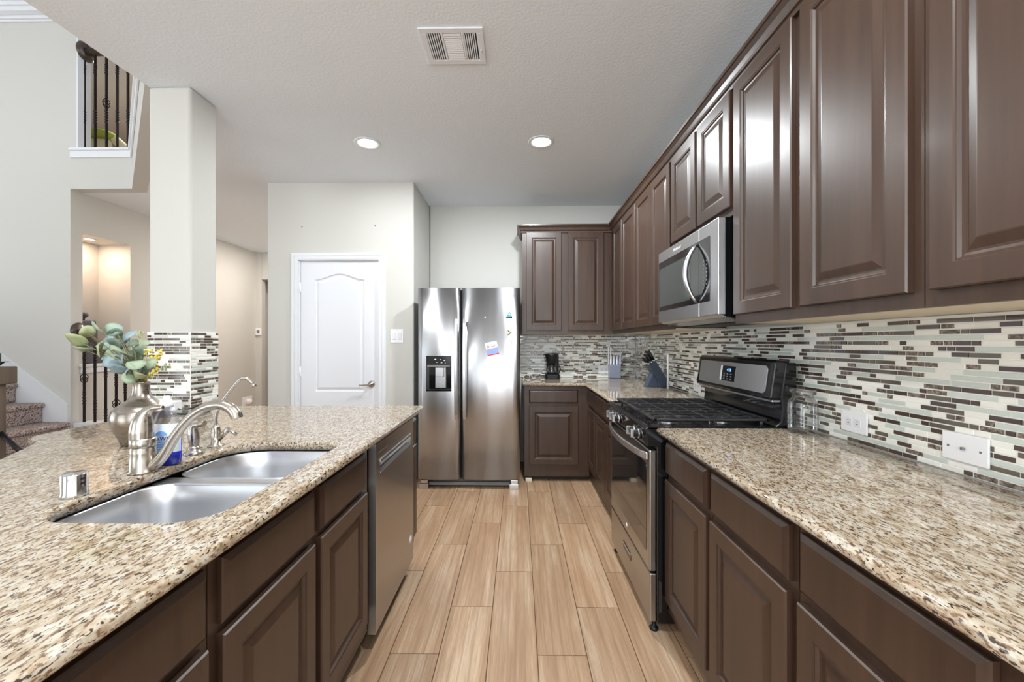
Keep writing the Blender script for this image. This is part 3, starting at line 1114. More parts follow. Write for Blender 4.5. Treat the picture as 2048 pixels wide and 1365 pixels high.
# ------------------------------------------------------------------ worktops
XE = 0.6087
curve_slab('worktop', [(XE, 0.50), (XW - 0.001, 0.50), (XW - 0.001, 1.8205), (XE, 1.8205)], [], ZC - 0.0148, 0.0296, 0.013, M['granite'], 'speckled granite worktop on the near side of the range with the glass jar', 'worktop')
curve_slab('worktop', [(XE, 2.584), (XW - 0.001, 2.584), (XW - 0.001, YB - 0.001), (0.040, YB - 0.001), (0.040, 3.772), (XE - 0.02, 3.772), (XE, 3.752)], [], ZC - 0.0148, 0.0296, 0.013, M['granite'], 'l shaped granite worktop in the corner under coffee maker and knife blocks', 'worktop')
isl = [(-0.560, -0.4), (-0.560, 2.425), (-0.575, 2.442), (-1.875, 2.405), (-1.8755, 2.321), (-1.955, 2.321)]
isl += [(-1.957, 1.68), (-1.952, 1.625), (-1.93, 1.585), (-1.895, 1.565), (-1.85, 1.540), (-1.80, 1.490), (-1.75, 1.415), (-1.71, 1.35), (-1.675, 1.30), (-1.645, 1.24), (-1.62, 1.15), (-1.61, 1.05), (-1.61, -0.4)]
hole = rrect(-1.045, -0.660, 0.850, 1.522, [0.085, 0.06, 0.12, 0.09], 7)[::-1]
curve_slab('worktop', isl, [hole], ZC - 0.0148, 0.0296, 0.012, M['granite'], 'island granite worktop with sink cut-out and scooped bar edge', 'worktop')

# ------------------------------------------------------------------ sink
sk = thing('sink', 'double bowl stainless undermount sink set in the island worktop', 'sink', (-0.85, 1.19, ZC - 0.03))


def bowl(x0, x1, y0, y1, rr, depth):
    mb = MB()
    bm = mb.bm
    zt = ZC - 0.0305
    loops = []
    for ins, dz in ((0, 0), (0.004, -0.006), (0.010, -0.06), (0.016, -depth + 0.05), (0.026, -depth + 0.018), (0.05, -depth + 0.003), (0.09, -depth)):
        r2 = [max(0.02, r - ins * 0.6) for r in rr]
        loops.append([bm.verts.new((x, y, zt + dz)) for x, y in rrect(x0 + ins, x1 - ins, y0 + ins, y1 - ins, r2, 7)])
    for p, q in zip(loops[:-1], loops[1:]):
        n = len(p)
        for i in range(n):
            f = bm.faces.new((p[i], p[(i + 1) % n], q[(i + 1) % n], q[i]))
            f.smooth = True
    bm.faces.new(loops[-1])
    return mb


for (y0, y1, rr, dp) in ((0.838, 1.175, [0.09, 0.085, 0.085, 0.11], 0.20), (1.222, 1.534, [0.08, 0.07, 0.13, 0.08], 0.19)):
    o = obj('bowl', bowl(-1.055, -0.650, y0, y1, rr, dp), M['steel_sink'], sk, recalc=False)
    sm = o.modifiers.new('sheet', 'SOLIDIFY')
    sm.thickness = 0.0015
    sm.offset = -1
    yc = (y0 + y1) / 2
    obj('drain', MB().lathe([(0.0, 0.001), (0.03, 0.001), (0.042, 0.004), (0.045, 0.002), (0.045, 0.0)], (-0.86, yc, ZC - 0.0305 - dp + 0.001), 24), M['chrome'], o)
mb = MB().box(-1.085, -0.6205 + 0.0, 0.81, 1.56, ZC - 0.036, ZC - 0.031)
bmesh.ops.delete(mb.bm, geom=list(mb.bm.faces), context='FACES')
# flange plate with two openings, as strips between the bowls and around them
mb = MB()
mb.box(-1.058, -0.647, 1.168, 1.229, ZC - 0.038, ZC - 0.0335)
obj('divider', mb, M['steel_sink'], sk, bevel=0.002)

# ------------------------------------------------------------------ dishwasher
dw = thing('dishwasher', 'stainless dishwasher with a pocket handle in the island', 'dishwasher', (-0.9, 1.985, 0))
Y0, Y1 = 1.687, 2.290
obj('tub', MB().box(-1.20, -0.622, Y0 + 0.004, Y1 - 0.004, 0.10, 0.878), M['black_matte'], dw)
mb = MB()
XD = -0.588
mb.box(-0.621, XD, Y0, Y1, 0.085, 0.735)
mb.box(-0.621, XD, Y0, Y1, 0.792, 0.868)
mb.box(-0.621, XD, Y0, Y0 + 0.055, 0.735, 0.792)
mb.box(-0.621, XD, Y1 - 0.055, Y1, 0.735, 0.792)
mb.box(-0.621, -0.612, Y0 + 0.055, Y1 - 0.055, 0.735, 0.792)
bmesh.ops.remove_doubles(mb.bm, verts=mb.bm.verts, dist=0.0001)
obj('door', mb, M['steel_dark'], dw)
obj('handle', MB().prism([(-0.612, 0.792), (XD + 0.004, 0.792), (XD + 0.004, 0.782), (XD - 0.004, 0.774), (-0.606, 0.786)], Y0 + 0.056, Y1 - 0.056, mat=Matrix(((1, 0, 0, 0), (0, 0, 1, 0), (0, 1, 0, 0), (0, 0, 0, 1)))), M['steel_light'], dw)
obj('handle_lip', MB().box(-0.610, XD + 0.003, Y0 + 0.056, Y1 - 0.056, 0.733, 0.739), M['steel_light'], dw, bevel=0.001)
obj('vent_slot', MB().box(XD - 0.001, XD + 0.001, Y0 + 0.04, Y0 + 0.16, 0.822, 0.827), M['steel_light'], dw)
obj('toe_kick', MB().box(-0.72, -0.700, Y0 + 0.004, Y1 - 0.004, 0.002, 0.098), M['toe'], dw)
obj('sticker', MB().lathe([(0.0, 0.0012), (0.021, 0.0012), (0.022, 0.0)], (XD, 2.235, 0.215), 24, 'X'), M['label_white'], dw, label='round white sticker')
obj('edge_strip', MB().box(-0.621, XD + 0.002, Y0 - 0.004, Y0 - 0.0005, 0.085, 0.868), M['steel_light'], dw)

# ------------------------------------------------------------------ range
rg = thing('range', 'freestanding stainless and black gas range between the base cabinets', 'gas range', (0.9, 2.2, 0))
RY0, RY1 = 1.824, 2.580
RX = 0.580
obj('body', MB().box(0.612, 1.225, RY0, RY1, 0.045, 0.905), M['black'], rg, bevel=0.004)
# side panel embossing
mb = MB().panel(lambda a, z, d: Vector((a, RY0 - d * 0.12, z)), 0.62, 1.2, 0.09, 0.24, [(0, 0.0), (0.012, 0.018), (0.018, 0.018)])
obj('side_panel', mb, M['black'], rg)
dk = obj('oven_door', MB().box(RX, 0.611, RY0 + 0.003, RY1 - 0.003, 0.275, 0.812), M['steel_dark'], rg, bevel=0.006)
obj('window', MB().prism(rrect(RY0 + 0.045, RY1 - 0.035, 0.345, 0.745, 0.02), RX - 0.0015, RX + 0.002, mat=Matrix(((0, 0, 1, 0), (1, 0, 0, 0), (0, 1, 0, 0), (0, 0, 0, 1)))), M['black_glass'], dk)
yc = (RY0 + RY1) / 2
pts = []
for k in range(15):
    t = k / 14
    y = RY0 + 0.012 + (RY1 - RY0 - 0.024) * t
    pts.append((RX - 0.006 - 0.042 * math.sin(PI * t) ** 0.75, y, 0.783))
mb = MB()
bm = mb.bm
ringz = [(-0.006, -0.016), (0.006, -0.016), (0.006, 0.016), (-0.006, 0.016)]
rr = [[bm.verts.new((p[0] + a, p[1], p[2] + b)) for a, b in ringz] for p in pts]
for p, q in zip(rr[:-1], rr[1:]):
    for i in range(4):
        bm.faces.new((p[i], p[(i + 1) % 4], q[(i + 1) % 4], q[i]))
bm.faces.new(rr[0])
bm.faces.new(rr[-1])
obj('handle', mb, M['steel_light'], dk, bevel=0.003)
obj('emblem', MB().lathe([(0.0, -0.0012), (0.011, -0.0012), (0.012, 0)], (RX, 2.21, 0.312), 20, 'X'), M['label_white'], dk)
dd = obj('storage_drawer', MB().box(RX + 0.002, 0.611, RY0 + 0.003, RY1 - 0.003, 0.052, 0.266), M['steel_dark'], rg, bevel=0.005)
obj('handle_slot', MB().prism(rrect(2.13, 2.29, 0.158, 0.196, 0.012), RX + 0.0005, RX + 0.004, mat=Matrix(((0, 0, 1, 0), (1, 0, 0, 0), (0, 1, 0, 0), (0, 0, 0, 1)))), M['black'], dd)
obj('slot_lip', MB().prism(rrect(2.138, 2.282, 0.184, 0.192, 0.003), RX - 0.002, RX + 0.002, mat=Matrix(((0, 0, 1, 0), (1, 0, 0, 0), (0, 1, 0, 0), (0, 0, 0, 1)))), M['steel_light'], dd)
# control panel: slanted black front
swap = Matrix(((1, 0, 0, 0), (0, 0, 1, 0), (0, 1, 0, 0), (0, 0, 0, 1)))
obj('control_panel', MB().prism([(0.570, 0.828), (0.640, 0.828), (0.640, 0.918), (0.572, 0.918), (0.560, 0.908)], RY0 - 0.001, RY1 + 0.001, mat=swap), M['black'], rg, bevel=0.004)
for k, y in enumerate((1.925, 2.00, 2.30, 2.375, 2.45)):
    kb = obj('knob', MB().lathe([(0.025, 0.0), (0.025, -0.004), (0.019, -0.008), (0.017, -0.030), (0.0, -0.031)], (0.566, y, 0.866), 20, 'X'), M['black_matte'], rg)
    obj('grip', MB().box(0.523, 0.545, y - 0.0065, y + 0.0065, 0.846, 0.886), M['steel_light'], kb, bevel=0.002)
    obj('collar', MB().lathe([(0.021, 0.0), (0.021, -0.006), (0.019, -0.007)], (0.562, y, 0.866), 20, 'X'), M['chrome'], kb)
# cooktop
mb = MB()
mb.box(0.574, 1.170, RY0 - 0.001, RY1 + 0.001, 0.9055, 0.914)
mb.box(0.574, 1.170, RY0 - 0.001, RY0 + 0.014, 0.914, 0.918)
mb.box(0.574, 1.170, RY1 - 0.014, RY1 + 0.001, 0.914, 0.922)
mb.box(0.574, 0.588, RY0 + 0.014, RY1 - 0.014, 0.914, 0.922)
obj('cooktop', mb, M['black'], rg, bevel=0.003)
for (x, y, r) in ((0.73, 2.01, 0.045), (0.99, 2.01, 0.038), (0.73, 2.40, 0.038), (0.99, 2.40, 0.045), (0.86, 2.205, 0.05)):
    bn = obj('burner', MB().lathe([(r, 0.0), (r, 0.012), (r * 0.8, 0.014), (0.0, 0.014)], (x, y, 0.914), 24), M['steel_light'], rg)
    obj('burner_cap', MB().lathe([(r * 0.82, 0.0), (r * 0.82, 0.006), (r * 0.7, 0.010), (0.0, 0.010)], (x, y, 0.928), 24), M['black_matte'], bn)


def grate(ya, yb):
    mb = MB()
    x0, x1, zt, w = 0.605, 1.125, 0.948, 0.0075
    zb = 0.936
    for (a, b, c, d) in ((x0, x1, ya, ya + 0.011), (x0, x1, yb - 0.011, yb), (x0, x0 + 0.020, ya, yb), (x1 - 0.016, x1, ya, yb)):
        mb.box(a, b, c, d, zb, zt)
    ym = (ya + yb) / 2
    for xx in (0.735, 0.865, 0.995):
        mb.box(xx - w / 2, xx + w / 2, ya + 0.016, yb - 0.016, zb, zt)
    n = 3
    for k in range(1, n):
        yy = ya + (yb - ya) * k / n
        mb.box(x0 + 0.024, x1 - 0.016, yy - w / 2, yy + w / 2, zb, zt - 0.0005)
    for xx in (0.67, 0.80, 0.93, 1.06):
        mb.box(xx - w / 2, xx + w / 2, ya + 0.016, ya + (yb - ya) * 0.20, zb, zt + 0.0005)
        mb.box(xx - w / 2, xx + w / 2, yb - (yb - ya) * 0.20, yb - 0.016, zb, zt + 0.0005)
    for xx in (x0 + 0.03, 0.865, x1 - 0.03):
        for yy in (ya + 0.012, yb - 0.012):
            mb.box(xx - 0.007, xx + 0.007, yy - 0.006, yy + 0.006, 0.9145, zb)
    return mb


ys = [1.856, 2.084, 2.312, 2.540]
for a, b in zip(ys[:-1], ys[1:]):
    obj('grate', grate(a + 0.001, b - 0.001), M['cast_iron'], rg, bevel=0.003, seg=2)
# backguard: lower curved riser, upper tilted console
obj('riser', MB().prism([(1.130, 0.9145), (1.225, 0.9145), (1.225, 1.20), (1.175, 1.20), (1.155, 1.045), (1.160, 0.99), (1.155, 0.94)], RY0 + 0.002, RY1 - 0.002, mat=swap), M['black'], rg, bevel=0.006, seg=3)
con = obj('console', MB().prism([(1.105, 1.036), (1.18, 1.036), (1.20, 1.208), (1.140, 1.212), (1.128, 1.205)], RY0 + 0.006, RY1 - 0.006, mat=swap), M['black'], rg, bevel=0.010, seg=3)
obj('riser_strip', MB().box(1.122, 1.158, RY0 + 0.012, RY1 - 0.012, 1.024, 1.034), M['steel_light'], rg, bevel=0.002)
# console face frame: local (y along -Y so text reads left to right from the room), up along the slope
cdir = Vector((1.128 - 1.105, 0, 1.205 - 1.036)).normalized()
cm = frame_mat((1.1165, (RY0 + RY1) / 2, 1.1205), (0, -1, 0), cdir)


def plate(poly, d0, d1, m4):
    return MB().prism(poly, d0, d1, mat=m4)


pm = cm.copy()
obj('console_plate', plate(rrect(-0.335, 0.335, -0.062, 0.064, 0.016), -0.002, 0.0022, pm), M['steel_light'], con)
obj('display', plate(rrect(-0.062, 0.072, -0.036, 0.044, 0.004), 0.0, 0.0036, pm), M['black_glass'], con)
obj('display_edge', plate(rrect(-0.082, -0.063, -0.036, 0.044, 0.002), 0.0, 0.0034, pm), M['ink_light'], con)
lettering('clock_digits', '4:18', 0.024, pm @ Matrix.Translation((0.008, 0.022, 0.0040)), M['display'], con)
mb = MB()
for i in range(3):
    for j in range(3):
        mb.prism(rrect(-0.045 + i * 0.035, -0.030 + i * 0.035, -0.028 + j * 0.013, -0.022 + j * 0.013, 0.002, 2), 0.0036, 0.0042, mat=pm)
obj('key_marks', mb, M['ink_grey'], con)
for x in (0.640, 1.18):
    for y in (RY0 + 0.035, RY1 - 0.035):
        obj('foot', MB().lathe([(0.019, 0.0), (0.020, 0.008), (0.012, 0.014), (0.008, 0.016), (0.008, 0.046)], (x - 0.03, y, 0.0005), 18), M['black_matte'], rg)

# ------------------------------------------------------------------ microwave
mw = thing('microwave', 'stainless over the range microwave with a bowed handle', 'microwave', (1.05, 2.18, 1.41))
MX, MY0, MY1, MZ0, MZ1 = 0.870, 1.803, 2.563, 1.412, 1.836
obj('case', MB().prism([(0.905, 1.400), (XW - 0.003, 1.400), (XW - 0.003, 1.838), (0.905, 1.838)], MY0 + 0.004, MY1 - 0.004, mat=swap), M['black'], mw)
bmx = MB()
obj('underside', MB().prism([(MX + 0.012, MZ0), (0.96, 1.386), (1.20, 1.386), (1.22, 1.400), (0.90, 1.4005)], MY0 + 0.008, MY1 - 0.008, mat=swap), M['steel_light'], mw)
obj('vent_grille', MB().box(1.0, 1.19, MY0 + 0.06, MY1 - 0.06, 1.380, 1.386), M['black_matte'], mw)
yz = Matrix(((0, 0, 1, 0), (1, 0, 0, 0), (0, 1, 0, 0), (0, 0, 0, 1)))
YSM = 1.994
df = obj('door', MB().box(MX, 0.904, YSM + 0.001, MY1, MZ0, MZ1), M['steel_light'], mw, bevel=0.003)
cf = obj('control_face', MB().box(MX, 0.904, MY0, YSM - 0.001, MZ0, MZ1), M['steel_light'], mw, bevel=0.003)
obj('window', MB().prism(rrect(YSM + 0.001, MY1 - 0.012, 1.478, 1.776, 0.003, 3), MX - 0.0015, MX + 0.002, mat=yz), M['black_glass'], df)
obj('window_screen', MB().prism(rrect(YSM + 0.10, MY1 - 0.02, 1.505, 1.735, 0.003, 3), MX - 0.0025, MX - 0.0016, mat=yz), M['screen_reflection'], df)
obj('control_glass', MB().prism(rrect(MY0 + 0.075, YSM - 0.001, 1.478, 1.776, 0.003, 3), MX - 0.0015, MX + 0.002, mat=yz), M['black_glass'], cf)
mb = MB()
for j in range(8):
    for i in range(2):
        mb.prism(rrect(1.905 + i * 0.03, 1.915 + i * 0.03, 1.54 + j * 0.018, 1.546 + j * 0.018, 0.002, 2), MX - 0.0022, MX - 0.0016, mat=yz)
obj('key_marks', mb, M['ink_grey'], cf)
pts = []
for k in range(19):
    t = k / 18
    pts.append((MX - 0.004 - 0.056 * math.sin(PI * t) ** 0.8, YSM + 0.014, 1.484 + 0.280 * t))
obj('handle', MB().tube(pts, interp([0.007, 0.0125, 0.0125, 0.007], 6), 12, up=(0, 1, 0)), M['steel_light'], df)
lettering('brand_lettering', 'Whirlpool', 0.026, frame_mat((MX - 0.0004, 2.27, 1.806), (0, -1, 0), (0, 0, 1)), M['ink_light'], df)

# ------------------------------------------------------------------ refrigerator
fg = thing('refrigerator', 'stainless side by side refrigerator with ice dispenser and magnets', 'refrigerator', (-0.43, 4.0, 0))
FX0, FX1, FY = -0.884, 0.014, 3.596
obj('cabinet', MB().box(FX0 + 0.006, FX1 - 0.006, FY + 0.075, 4.40, 0.03, 1.745), M['grey_plastic'], fg, bevel=0.006)
obj('gasket', MB().box(FX0 + 0.012, FX1 - 0.012, FY + 0.055, FY + 0.074, 0.09, 1.755), M['dark_gap'], fg)


def fridge_door(x0, x1, z0, z1, hole=None):
    mb = MB()
    bm = mb.bm
    nx = 16
    xs = [x0 + (x1 - x0) * i / nx for i in range(nx + 1)]
    zs = [z0, z1]
    if hole:
        xs = sorted(set(xs + [hole[0], hole[1]]))
        zs = [z0, hole[2], hole[3], z1]
    def yf(x):
        t = (x - x0) / (x1 - x0)
        e = 0.0
        if t < 0.05:
            e = (1 - t / 0.05) ** 2 * 0.012
        if t > 0.95:
            e = (1 - (1 - t) / 0.05) ** 2 * 0.012
        return FY - 0.010 * math.sin(PI * t) + 0.008 + e
    grid = [[bm.verts.new((x, yf(x), z)) for z in zs] for x in xs]
    back = [[bm.verts.new((x, FY + 0.055, z)) for z in zs] for x in xs]
    nxs, nz = len(xs), len(zs)
    for i in range(nxs - 1):
        for j in range(nz - 1):
            if hole and hole[0] - 1e-6 <= xs[i] and xs[i + 1] <= hole[1] + 1e-6 and j == 1:
                continue
            f = bm.faces.new((grid[i][j], grid[i + 1][j], grid[i + 1][j + 1], grid[i][j + 1]))
            f.smooth = True
            bm.faces.new((back[i][j], back[i][j + 1], back[i + 1][j + 1], back[i + 1][j]))
        bm.faces.new((grid[i][0], back[i][0], back[i + 1][0], grid[i + 1][0]))
        bm.faces.new((grid[i][-1], grid[i + 1][-1], back[i + 1][-1], back[i][-1]))
    for j in range(nz - 1):
        bm.faces.new((grid[0][j], grid[0][j + 1], back[0][j + 1], back[0][j]))
        bm.faces.new((grid[-1][j], back[-1][j], back[-1][j + 1], grid[-1][j + 1]))
    return mb


XS = -0.505
DH = (-0.808, -0.588, 0.860, 1.172)
ld = obj('freezer_door', fridge_door(FX0, XS - 0.004, 0.086, 1.768, DH), M['steel'], fg)
rd = obj('fridge_door', fridge_door(XS + 0.004, FX1, 0.086, 1.768), M['steel'], fg)
dy = FY + 0.001
dp = obj('dispenser', MB().box(DH[0], DH[1], dy + 0.05, dy + 0.054, DH[2], DH[3])
         .box(DH[0], DH[0] + 0.004, dy, dy + 0.05, DH[2], DH[3]).box(DH[1] - 0.004, DH[1], dy, dy + 0.05, DH[2], DH[3])
         .box(DH[0], DH[1], dy, dy + 0.05, DH[2], DH[2] + 0.012).box(DH[0], DH[1], dy - 0.002, dy + 0.05, 1.075, DH[3]), M['black'], ld, label='black ice and water dispenser')
mb = MB()
for (u, v, w_, h_) in ((-0.735, 1.135, 0.014, 0.010), (-0.69, 1.135, 0.012, 0.006), (-0.655, 1.128, 0.014, 0.006), (-0.72, 1.112, 0.01, 0.004), (-0.68, 1.108, 0.014, 0.006), (-0.645, 1.105, 0.008, 0.004)):
    mb.box(u, u + w_, dy - 0.003, dy - 0.0021, v, v + h_)
# grey control strip and chute live with the dispenser opening
obj('dispenser_keys', mb, M['ink_light'], ld)
obj('dispenser_strip', MB().box(-0.80, -0.60, dy - 0.0035, dy - 0.0021, 1.040 + 0.036, 1.074 + 0.018), M['grey_plastic'], ld)
obj('dispenser_paddle', MB().box(-0.727, -0.655, dy + 0.012, dy + 0.024, 0.985, 1.068).box(-0.735, -0.640, dy + 0.03, dy + 0.049, 0.885, 1.07), M['steel_light'], ld, bevel=0.004)
for nm, px, sgn in (('a', -0.542, 1), ('b', -0.468, -1)):
    par = ld if nm == 'a' else rd
    pts = [(px, FY - 0.012 - 0.042 * math.sin(PI * min(1, max(0, k / 20))) ** 0.35, 0.615 + (1.497 - 0.615) * k / 20) for k in range(21)]
    mb = MB()
    bm = mb.bm
    rr = [[bm.verts.new((p[0] + a, p[1] + b, p[2])) for a, b in ((-0.014, -0.006), (0.014, -0.006), (0.014, 0.007), (-0.014, 0.007))] for p in pts]
    for p, q in zip(rr[:-1], rr[1:]):
        for i in range(4):
            bm.faces.new((p[i], p[(i + 1) % 4], q[(i + 1) % 4], q[i]))
    bm.faces.new(rr[0])
    bm.faces.new(rr[-1])
    obj('handle', mb, M['steel_light'], par, bevel=0.003)
gr_ = obj('base_grille', MB().box(FX0 + 0.09, FX1 - 0.09, FY + 0.045, FY + 0.075, 0.022, 0.052).box(FX0 + 0.09, FX1 - 0.09, FY + 0.068, FY + 0.074, 0.05, 0.088), M['grey_plastic'], fg)
for x in (FX0 + 0.012, FX1 - 0.092):
    obj('foot', MB().box(x, x + 0.08, FY + 0.008, FY + 0.07, 0.0005, 0.043).box(x + 0.012, x + 0.074, FY + 0.012, FY + 0.07, 0.047, 0.078), M['steel_light'], fg, bevel=0.003)
lettering('brand_lettering', 'Whirlpool', 0.022, frame_mat((-0.085, FY - 0.0005, 1.704), (1, 0, 0), (0, 0, 1)), M['ink_grey'], rd)


def door_front(x):
    t = (x - (XS + 0.004)) / (FX1 - XS - 0.004)
    return FY - 0.010 * math.sin(PI * t) + 0.008


# magnets and note
nx, nz = -0.2305, 1.2365
yq = door_front(nx) - 0.0016
nt_ = thing('paper_note', 'tilted white and blue paper note with red print stuck on refrigerator', 'note', (nx, yq, nz))
nm4 = frame_mat((nx, yq, nz), (1, 0, 0.22), (-0.22, 0, 1))
obj('sheet', plate([(-0.052, -0.058), (0.052, -0.058), (0.052, 0.058), (-0.052, 0.058)], -0.0008, 0.0, nm4), M['paper'], nt_)
obj('blue_block', plate([(-0.052, -0.048), (0.052, -0.048), (0.052, 0.002), (-0.052, 0.002)], 0.0001, 0.0006, nm4), M['paper_blue'], nt_)
obj('red_strip', plate([(-0.052, -0.058), (0.052, -0.058), (0.052, -0.049), (-0.052, -0.049)], 0.0001, 0.0006, nm4), M['ink_red'], nt_)
mb = MB()
ring = [(0.011 * math.cos(2 * PI * i / 20), 0.011 * math.sin(2 * PI * i / 20)) for i in range(20)]
for i in range(20):
    a, b = ring[i], ring[(i + 1) % 20]
    q = [(a[0] - 0.030, a[1] + 0.022), (b[0] - 0.030, b[1] + 0.022), (b[0] * 0.6 - 0.030, b[1] * 0.6 + 0.022), (a[0] * 0.6 - 0.030, a[1] * 0.6 + 0.022)]
    mb.prism(q, 0.0001, 0.0006, mat=nm4)
obj('red_mark', mb, M['ink_red'], nt_)
obj('script_mark', MB().tube([nm4 @ Vector(p) for p in smooth_path([(-0.010, 0.014, 0.0008), (0.005, 0.018, 0.0008), (0.018, 0.016, 0.0008), (0.034, 0.024, 0.0008), (0.042, 0.023, 0.0008)])], 0.0018, 6), M['ink_red'], nt_)

mx, mz = -0.078, 1.537
yq = door_front(mx) - 0.003
tri = thing('magnet', 'teal triangular magnet high on the refrigerator door', 'magnet', (mx, yq, mz))
mm = frame_mat((mx, yq, mz), (1, 0, 0), (0, 0, 1))
mb = MB()
P3 = [(0.030, -0.024), (0.0, 0.030), (-0.030, -0.024)]
for i in range(3):
    a, b = P3[i], P3[(i + 1) % 3]
    mb.prism([a, b, (b[0] * 0.42, b[1] * 0.42), (a[0] * 0.42, a[1] * 0.42)], -0.001, 0.003, mat=mm)
obj('border', mb, M['teal'], tri)
obj('centre', plate([(x * 0.42, y * 0.42) for x, y in P3], -0.001, 0.0012, mm), M['label_white'], tri)
mx, mz = -0.082, 1.382
yq = door_front(mx) - 0.003
mm = frame_mat((mx, yq, mz), (1, 0, 0), (0, 0, 1))
mb = MB()
P3 = [(0.026, 0.004), (-0.018, 0.022), (-0.014, -0.026)]
for i in range(3):
    a, b = P3[i], P3[(i + 1) % 3]
    mb.prism([a, b, (b[0] * 0.62, b[1] * 0.62), (a[0] * 0.62, a[1] * 0.62)], -0.001, 0.002, mat=mm)
o = obj('magnet', mb, M['yellow'], origin=(mx, yq, mz))
tag(o, 'straw coloured arrow shaped magnet below the teal one', 'magnet')
mx, mz = -0.292, 1.510
yq = door_front(mx) - 0.002
o = obj('magnet', MB().lathe([(0.0, -0.002), (0.006, -0.001), (0.007, 0.003)], (mx, yq, mz), 14, 'Y'), M['white_plastic'], origin=(mx, yq, mz))
tag(o, 'tiny white dot magnet in the middle of the refrigerator door', 'magnet')

# ------------------------------------------------------------------ island faucet set
def up(u, v, Y):
    return atY(u, v, Y)


fc = thing('faucet', 'brushed nickel single lever faucet with a long arched spout', 'faucet', (-1.088, 1.176, ZC))
FYc = 1.176
fx = -1.088
fxa = Vector((fx, FYc, 0))
obj('body', MB().lathe([(0.036, 0.0005), (0.036, 0.004), (0.032, 0.007), (0.0305, 0.055), (0.0305, 0.070), (0.029, 0.072), (0.029, 0.074)], (fx, FYc, ZC), 28), M['nickel'], fc)
obj('collar', MB().lathe([(0.031, 0.074), (0.032, 0.077), (0.032, 0.096), (0.030, 0.099)], (fx, FYc, ZC), 28), M['nickel'], fc)
lp = [up(283, 882, FYc), up(283, 862, FYc), up(285, 842, FYc), up(292, 826, FYc), up(306, 817, FYc), up(326, 815, FYc)]
obj('lever', MB().tube(smooth_path(lp, 5), interp([0.0285, 0.029, 0.025, 0.0155, 0.0085, 0.005], 5), 18), M['nickel'], fc)
sp = [up(294, 936, FYc) + Vector((0, 0, 0.0)), up(309, 930, FYc), up(328, 910, FYc), up(352, 870, FYc), up(380, 836, FYc), up(410, 816, FYc), up(440, 810, FYc), up(461, 817, FYc), up(472, 829, FYc), up(474, 836, FYc)]
obj('spout', MB().tube(smooth_path(sp, 6), interp([0.0150, 0.0155, 0.0150, 0.0130, 0.0125, 0.0130, 0.0135, 0.0150, 0.0165, 0.0160], 6), 18, up=(0, 1, 0)), M['nickel'], fc)

sy = 1.369
sc = thing('side_sprayer', 'stubby brushed nickel side sprayer beside the faucet spout', 'side sprayer', (-1.093, sy, ZC))
obj('base', MB().lathe([(0.030, 0.0005), (0.030, 0.003), (0.022, 0.010), (0.016, 0.020), (0.015, 0.026)], (-1.093, sy, ZC), 24), M['nickel'], sc)
a0 = up(389, 893, sy)
obj('handle', MB().tube(smooth_path([Vector((-1.093, sy, ZC + 0.024)), up(388, 880, sy), up(387, 868, sy), up(387, 856, sy), up(391, 850, sy)], 5), interp([0.0125, 0.0165, 0.0165, 0.0135, 0.011], 5), 16), M['nickel'], sc)
obj('head', MB().tube(smooth_path([up(388, 853, sy), up(396, 850, sy), up(404, 848, sy), up(409, 848, sy)], 4), interp([0.012, 0.010, 0.0115, 0.011], 4), 14, up=(0, 1, 0)), M['nickel'], sc)

wy = 1.476
wf = thing('filter_faucet', 'slim gooseneck water filter faucet beyond the sprayer', 'filter faucet', (-1.098, wy, ZC))
wx = up(432, 892, wy).x
obj('body', MB().lathe([(0.026, 0.0005), (0.026, 0.003), (0.0155, 0.005), (0.0155, 0.05), (0.014, 0.066), (0.0075, 0.078)], (wx, wy, ZC), 22), M['nickel'], wf)
obj('spout', MB().tube(smooth_path([Vector((wx, wy, ZC + 0.07)), up(432, 835, wy), up(438, 815, wy), up(452, 793, wy), up(470, 770, wy), up(482, 758, wy), up(493, 757, wy), up(503, 765, wy), up(508, 771, wy)], 5), 0.0058, 10, up=(0, 1, 0)), M['nickel'], wf)
obj('outlet_tip', MB().tube([up(505, 767, wy), up(510, 774, wy)], [0.0062, 0.0085], 12), M['nickel'], wf)
obj('valve', MB().tube([up(438, 878, wy), up(457, 858, wy)], [0.009, 0.010], 12, up=(0, 1, 0)), M['nickel'], wf)
obj('lever', MB().tube([up(455, 858, wy), up(463, 863, wy), up(473, 870, wy)], [0.004, 0.0048, 0.007], 10, up=(0, 1, 0)), M['nickel'], wf)

ag = thing('air_gap', 'short polished cylinder air gap cap standing near the sink corner', 'air gap', (-1.086, 0.989, ZC))
obj('cap', MB().lathe([(0.0, 0.056), (0.022, 0.056), (0.0245, 0.053), (0.0245, 0.010), (0.0265, 0.006), (0.0265, 0.0005)], (-1.086, 0.989, ZC), 32), M['chrome'], ag)
for zz in (0.030, 0.041):
    obj('vent_slot', MB().box(-1.086 + 0.012, -1.086 + 0.0248, 0.989 - 0.009, 0.989 + 0.002, ZC + zz, ZC + zz + 0.005), M['black_matte'], ag)

# dish soap
bx, by = -1.084, 1.250
db = thing('dish_soap', 'clear squeeze bottle of blue dish soap behind the faucet', 'dish soap', (bx, by, ZC))
prof_b = [(0.036, 0.001), (0.042, 0.006), (0.0435, 0.03), (0.043, 0.075)]
obj('liquid', MB().lathe(prof_b + [(0.0, 0.0755)], (bx, by, ZC), 28, sy=0.6), M['soap_blue'], db)
obj('bottle', MB().lathe([(0.043, 0.0765), (0.0435, 0.10), (0.041, 0.125), (0.031, 0.150), (0.021, 0.165), (0.015, 0.172), (0.014, 0.178)], (bx, by, ZC), 28, sy=0.6), M['soap_clear'], db)
obj('cap', MB().lathe([(0.017, 0.176), (0.018, 0.180), (0.018, 0.190), (0.013, 0.197), (0.009, 0.200), (0.008, 0.210), (0.0, 0.211)], (bx, by, ZC), 22), M['white_plastic'], db)
